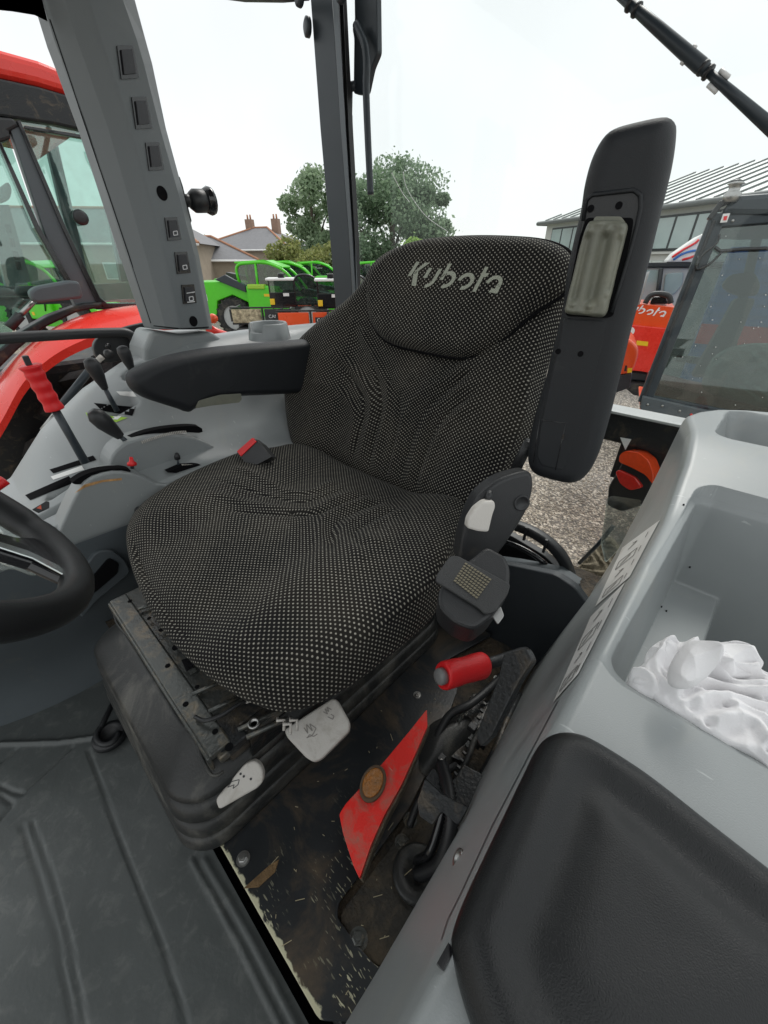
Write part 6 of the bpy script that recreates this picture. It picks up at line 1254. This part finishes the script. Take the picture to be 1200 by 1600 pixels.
slab('warning_label', [(981, 575), (988, 575), (987, 582), (980, 583)], O2 + N2 * .003, N2, .002, 'yellow', t, bevel=.0001)
slab('latch', [(977, 571), (980, 571), (979, 580), (975, 580)], O2 + N2 * .003, N2, .004, 'ink', t, bevel=.0001)

# near excavator cab
O, Nn = plane_obj(3.6, 1110, 480, .52); Nn.z = .10; Nn.normalize()
ex = thing('excavator_cab', V(O.x, O.y, GZ), 'grey framed excavator cab with rain spotted window at the right edge', 'excavator')
def bar(nm, px, w, m_='rod', off=0, dep=.06):
    P = [pl(x, y, O + Nn * off, Nn) for x, y in px]; mb = MB()
    for a, b in zip(P[:-1], P[1:]):
        d = (b - a).normalized(); s = d.cross(Nn).normalized(); mb.box((a + b) / 2 - Nn * dep / 2, ((b - a).length + w * .4, w, dep), (d, s, Nn))
    return mb.build(nm, m_, ex, smooth=False, bevel=.006)
bar('cab_post', [(1122, 338), (1008, 626)], .085); bar('cab_post_edge', [(1116, 345), (1002, 632)], .02, 'black', .01)
bar('sill_rail', [(1008, 628), (1100, 646), (1300, 688)], .10); bar('top_rail', [(1122, 346), (1200, 339), (1320, 330)], .06)
slab('roof', [(1125, 335), (1138, 316), (1160, 303), (1200, 300), (1340, 290), (1340, 330), (1200, 337)], O + Nn * .02, Nn, .9, 'rod', ex, bevel=.03)
slab('window_pane', [(1118, 350), (1320, 338), (1320, 680), (1010, 620)], O - Nn * .03, Nn, .008, 'glass_dirty', ex, bevel=.0005)
slab('skirt', [(1004, 618), (1100, 640), (1330, 690), (1330, 730), (1090, 668), (1060, 660), (1000, 640)], O + Nn * .03, Nn, .1, 'grey_dark', ex, bevel=.01)
slab('orange_skirt', [(999, 634), (1030, 641), (1085, 656), (1120, 668), (1330, 735), (1330, 900), (1010, 720)], O + Nn * .0, Nn, 1.2, 'orange', ex, bevel=.02)
slab('yellow_trim', [(1004, 640), (1040, 648), (1038, 652), (1004, 645)], O + Nn * .004, Nn, .003, 'yellow', ex, bevel=.0001)
slab('maroon_floor', [(1018, 596), (1200, 640), (1330, 660), (1330, 690), (1010, 622)], O - Nn * .25, Nn, .9, 'maroon', ex, bevel=.01)
bar('far_post', [(1190, 345), (1140, 560)], .06, 'rod', -1.2); bar('far_post', [(1300, 340), (1260, 560)], .06, 'rod', -1.2); bar('far_rail', [(1060, 560), (1330, 590)], .06, 'rod', -1.2)
slab('headrest', [(1128, 446), (1142, 428), (1180, 424), (1190, 445), (1184, 462), (1160, 463), (1140, 456)], O - Nn * .55, Nn, .1, 'black', ex, r=.03, bevel=.02)
slab('seat_back', [(1150, 465), (1182, 466), (1150, 540), (1105, 590), (1080, 590), (1120, 520)], O - Nn * .55, Nn, .12, 'grey_dark', ex, r=.03, bevel=.02)
seatf = pad('wrapped_seat', [(1098, 606), (1102, 580), (1118, 555), (1150, 540), (1200, 536), (1290, 545), (1300, 620), (1200, 640), (1130, 622)], O - Nn * .35, Nn, 'film', ex, H=.08, B=.1, R=.12, N_=80, rings=30, fn=lambda u, v, d, c: .010 * np.sin(u * 60 + 4 * np.sin(v * 25)) * np.sin(v * 40))
bar('wiper', [(1118, 386), (1126, 392), (1160, 389), (1300, 384)], .018, 'gloss', .01, .02)
for pts in ([(1124, 366), (1120, 380), (1100, 396), (1092, 408), (1088, 416)], [(1128, 394), (1112, 410), (1098, 418), (1088, 420), (1092, 400)]):
    MB().tube([Vector(c_) for c_ in catmull([pl(x, y, O + Nn * .02, Nn) for x, y in pts], 20, False)], .007, 6).build('cable', 'gloss', ex)
MB().tube([pl(1142, 322, O, Nn), pl(1146, 300, O, Nn), pl(1150, 282, O, Nn)], .008, 6).build('beacon_stem', 'gloss', ex)
MB().lathe(pl(1140, 316, O, Nn), (0, 0, 1), [(0, .04), (.04, .045), (.05, .03), (.08, .03), (.085, .045), (.1, .02)], 14).build('beacon_base', 'steel', ex); MB().lathe(pl(1149, 290, O, Nn), (0, 0, 1), [(0, .03), (.02, .035), (.03, .01)], 10).build('beacon_cap', 'black', ex)
bar('beacon_bracket', [(1110, 340), (1126, 318), (1140, 312)], .03, 'black', .02)
slab('small_sign', [(1130, 334), (1141, 333), (1136, 347), (1125, 348)], O + Nn * .045, Nn, .003, 'whitepaint', ex, bevel=.0001); slab('sign_mark', [(1131, 338), (1137, 337), (1135, 344), (1130, 344)], O + Nn * .049, Nn, .001, 'redgrip', ex, bevel=.0001)
mb = MB(); rs = np.random.default_rng(4)
for _ in range(40):
    x, y = rs.uniform(1030, 1199), rs.uniform(350, 650)
    if x < 1120 - (y - 345) * .40: continue
    r = rs.uniform(.0015, .004); mb.lathe(pl(x, y, O - Nn * .021, Nn), Nn, [(0, r), (r * .4, r * .8), (r * .6, r * .2)], 7)
o = mb.build('raindrops', 'sticker', ex); o['kind'] = 'stuff'
for x, y in ((1012, 632), (1035, 634), (1062, 642), (1080, 648), (1100, 652), (1145, 345)):
    MB().lathe(pl(x, y, O + Nn * .032, Nn), Nn, [(0, .009), (.006, .006)], 10).build('rivet', 'redgrip' if x in (1100, 1080) else 'steel', ex)
for r_ in range(5):
    text('fine_print', 'lllllllllll', pl(1158, 646 + r_ * 5, O + Nn * .032, Nn), rt, UPV, .012, 'ink', ex)
# blue containers behind
for (px, D, w, m_, lab, rz, z0, z1) in ((1270, 9.0, 3.6, 'blue', 'bright blue shipping container seen through the excavator cab', -.62, GZ, .25),):
    b = Dp(px, 470, D); o = V(b.x, b.y, GZ); t = thing('shipping_container', o, lab, 'container'); ax = Matrix.Rotation(rz, 3, 'Z') @ rt; ay = Matrix.Rotation(rz, 3, 'Z') @ fw
    P, dv = fbox(o, -w / 2 + .6, w / 2, 0, 2.4, 0, 2.5, ax, ay); MB().prism(P, dv).build('shell', m_, t, smooth=False)
    for k in range(16):
        P, dv = fbox(o, -w / 2 + .62, w / 2, -.03, -.002, .1 + k * .15, .17 + k * .15, ax, ay); MB().prism(P, dv).build('corrugation', m_, t, smooth=False)
    P, dv = fbox(o, -w / 2 + .6, w / 2, -.05, -.032, 1.15, 1.45, ax, ay); MB().prism(P, dv).build('red_band', 'redgrip', t, smooth=False)

# red tractor on the left
TX = -3.0
tr_ = thing('red_tractor', V(TX, .6, GZ), 'red tractor with green tinted cab windows parked alongside on the left', 'tractor')
TW = -1.5
def tslab(nm, px, m_, x=TX, th=.05, **k): 
    P = [Xp(a, b, x) for a, b in px]; return MB().prism(P, V(-th, 0, 0)).build(nm, m_, tr_, smooth=False, **k)
tslab('roof', [(-80, 60), (0, 75), (60, 92), (118, 116), (165, 160), (165, 185), (118, 152), (60, 135), (0, 122), (-80, 115)], 'red', th=1.6, bevel=.05, seg=3)
tslab('roof_underside', [(-80, 115), (0, 122), (60, 135), (118, 152), (160, 178), (175, 215), (140, 206), (85, 194), (30, 186), (0, 182), (-80, 178)], 'blackmetal', TX + .01, .10, bevel=.01)
tslab('rear_window_pane', [(30, 188), (140, 206), (175, 235), (235, 470), (228, 478), (162, 476), (150, 468), (100, 360)], 'glass_tint', TX - .02, .006)
for nm, px in (('door_post', [(12, 190), (30, 190), (100, 350), (158, 478), (120, 482), (80, 395)]), ('window_sill', [(150, 474), (240, 476), (240, 484), (150, 484)]),):
    tslab(nm, px, 'grey_dark' if nm == 'door_post' else 'black', TX + .02, .07, bevel=.006)
tslab('window_seal', [(26, 188), (32, 188), (104, 356), (156, 464), (168, 474), (236, 474), (236, 480), (164, 481), (150, 470), (98, 358)], 'gloss', TX + .035, .05, bevel=.003)
tslab('window_seal', [(-4, 222), (2, 222), (60, 350), (112, 440), (106, 446), (54, 356)], 'gloss', TX + .035, .05, bevel=.003)
tslab('window_seal', [(38, 196), (140, 212), (170, 245), (164, 246), (138, 218), (38, 201)], 'gloss', TX + .03, .03, bevel=.003)
tslab('door_pane', [(-80, 190), (8, 200), (60, 352), (108, 444), (60, 470), (0, 540), (-80, 560)], 'glass_tint', TX - .02, .006)
tslab('header', [(-80, 176), (20, 184), (32, 196), (14, 205), (18, 216), (0, 222), (-80, 215)], 'black', TX + .03, .08, bevel=.01)
# far side of the cab
tslab('far_post', [(70, 215), (88, 215), (140, 440), (122, 440)], 'rod', TX - 1.5, .06); tslab('far_sill', [(-60, 455), (230, 440), (230, 470), (-60, 480)], 'black', TX - 1.5, .06)
tslab('far_post', [(150, 228), (165, 228), (205, 440), (190, 440)], 'rod', TX - 1.5, .06)
MB().tube([Xp(-30, 455, TX - .5), Xp(60, 455, TX - .5), Xp(110, 448, TX - .5)], .03, 8).build('inner_rail', 'black', tr_)
tslab('inner_headrest', [(-10, 300), (14, 282), (20, 295), (16, 312), (0, 318)], 'grey', TX - .7, .1, bevel=.02)
for (x, y) in ((8, 350), (14, 372), (20, 392), (24, 408)): tslab('inner_switch', [(x, y), (x + 8, y + 1), (x + 11, y + 14), (x + 3, y + 14)], 'black', TX - .8, .02)
tslab('inner_pillar', [(-20, 320), (14, 320), (48, 440), (10, 450)], 'pillar', TX - .85, .08)
MB().lathe(Xp(125, 340, TX + .01), (1, 0, 0), [(0, .035), (.02, .035), (.025, .02)], 16).build('window_knob', 'black', tr_)
MB().tube([Vector(q) for q in catmull([Xp(x, y, TX + .03) for x, y in ((142, 232), (146, 246), (156, 265), (166, 290))], 20, False)], .008, 6).build('strap', 'gloss', tr_)
# mirror / handle assembly
slab('door_handle', [(46, 456), (56, 448), (110, 438), (124, 440), (130, 460), (128, 466), (60, 474), (50, 468)], (TX + .2, 0, 0), (1, 0, 0), .08, 'grey_dark', tr_, r=.02, bevel=.012)
MB().tube([Xp(14, 512, TX + .1), Xp(32, 492, TX + .1)], .022, 8).build('strut', 'black', tr_); MB().tube([Xp(32, 492, TX + .1), Xp(52, 472, TX + .1)], .012, 8).build('strut_rod', 'steel', tr_)
tslab('cab_edge', [(-40, 560), (0, 545), (30, 520), (75, 494), (130, 474), (160, 472), (160, 480), (120, 488), (70, 512), (30, 545), (0, 575), (-40, 600)], 'blackmetal', TX + .05, .1, bevel=.01)
# fender: curved red strip
top_ = catmull([(-60, 660), (0, 588), (40, 546), (90, 512), (140, 492), (190, 483), (250, 478), (300, 480)], 60, False); bot = catmull([(-60, 760), (0, 662), (35, 600), (75, 562), (120, 536), (180, 516), (250, 504), (300, 506)], 60, False)
vs = []
for a, b in zip(top_, bot):
    A = Xp(a[0], a[1], TX + .05); Bq = Xp(b[0], b[1], TX + .42); md = A.lerp(Bq, .5) + V(.05, 0, .05); vs += [A + V(-.1, 0, -.01), A, A.lerp(md, .5) + V(0, 0, .012), md, md.lerp(Bq, .5) + V(.01, 0, .012), Bq, Bq + V(-.005, 0, -.04), Bq + V(-.08, 0, -.04)]
n = 8; fs = [(i * n + k, i * n + k + 1, (i + 1) * n + k + 1, (i + 1) * n + k) for i in range(59) for k in range(n - 1)]
mk('fender', vs, fs, 'red', tr_, angle=35)
wheel(tr_, (TX + .18, .95, GZ + .93), (1, 0, 0), .93, .52, lugs=24, rimm='rimgrey')
MB().box((TX - .35, .7, -1.1), (.6, 2.0, 1.2)).build('body', 'blackmetal', tr_, smooth=False, bevel=.05)
# small orange machine corner right of the pillar foot
o = thing('orange_lamp_post', Zp(336, 520, -1.6), 'orange lamp and red mudguard just right of the grey pillar foot', 'lamp')
MB().lathe(Xp(328, 498, -1.9), (1, 0, .1), [(0, .016), (.03, .02), (.05, .014)], 16).build('lens', 'orange', o)
MB().tube([Xp(325, 512, -1.9), Xp(340, 520, -1.9), Xp(370, 530, -1.9)], .018, 8).build('guard', 'red', o)
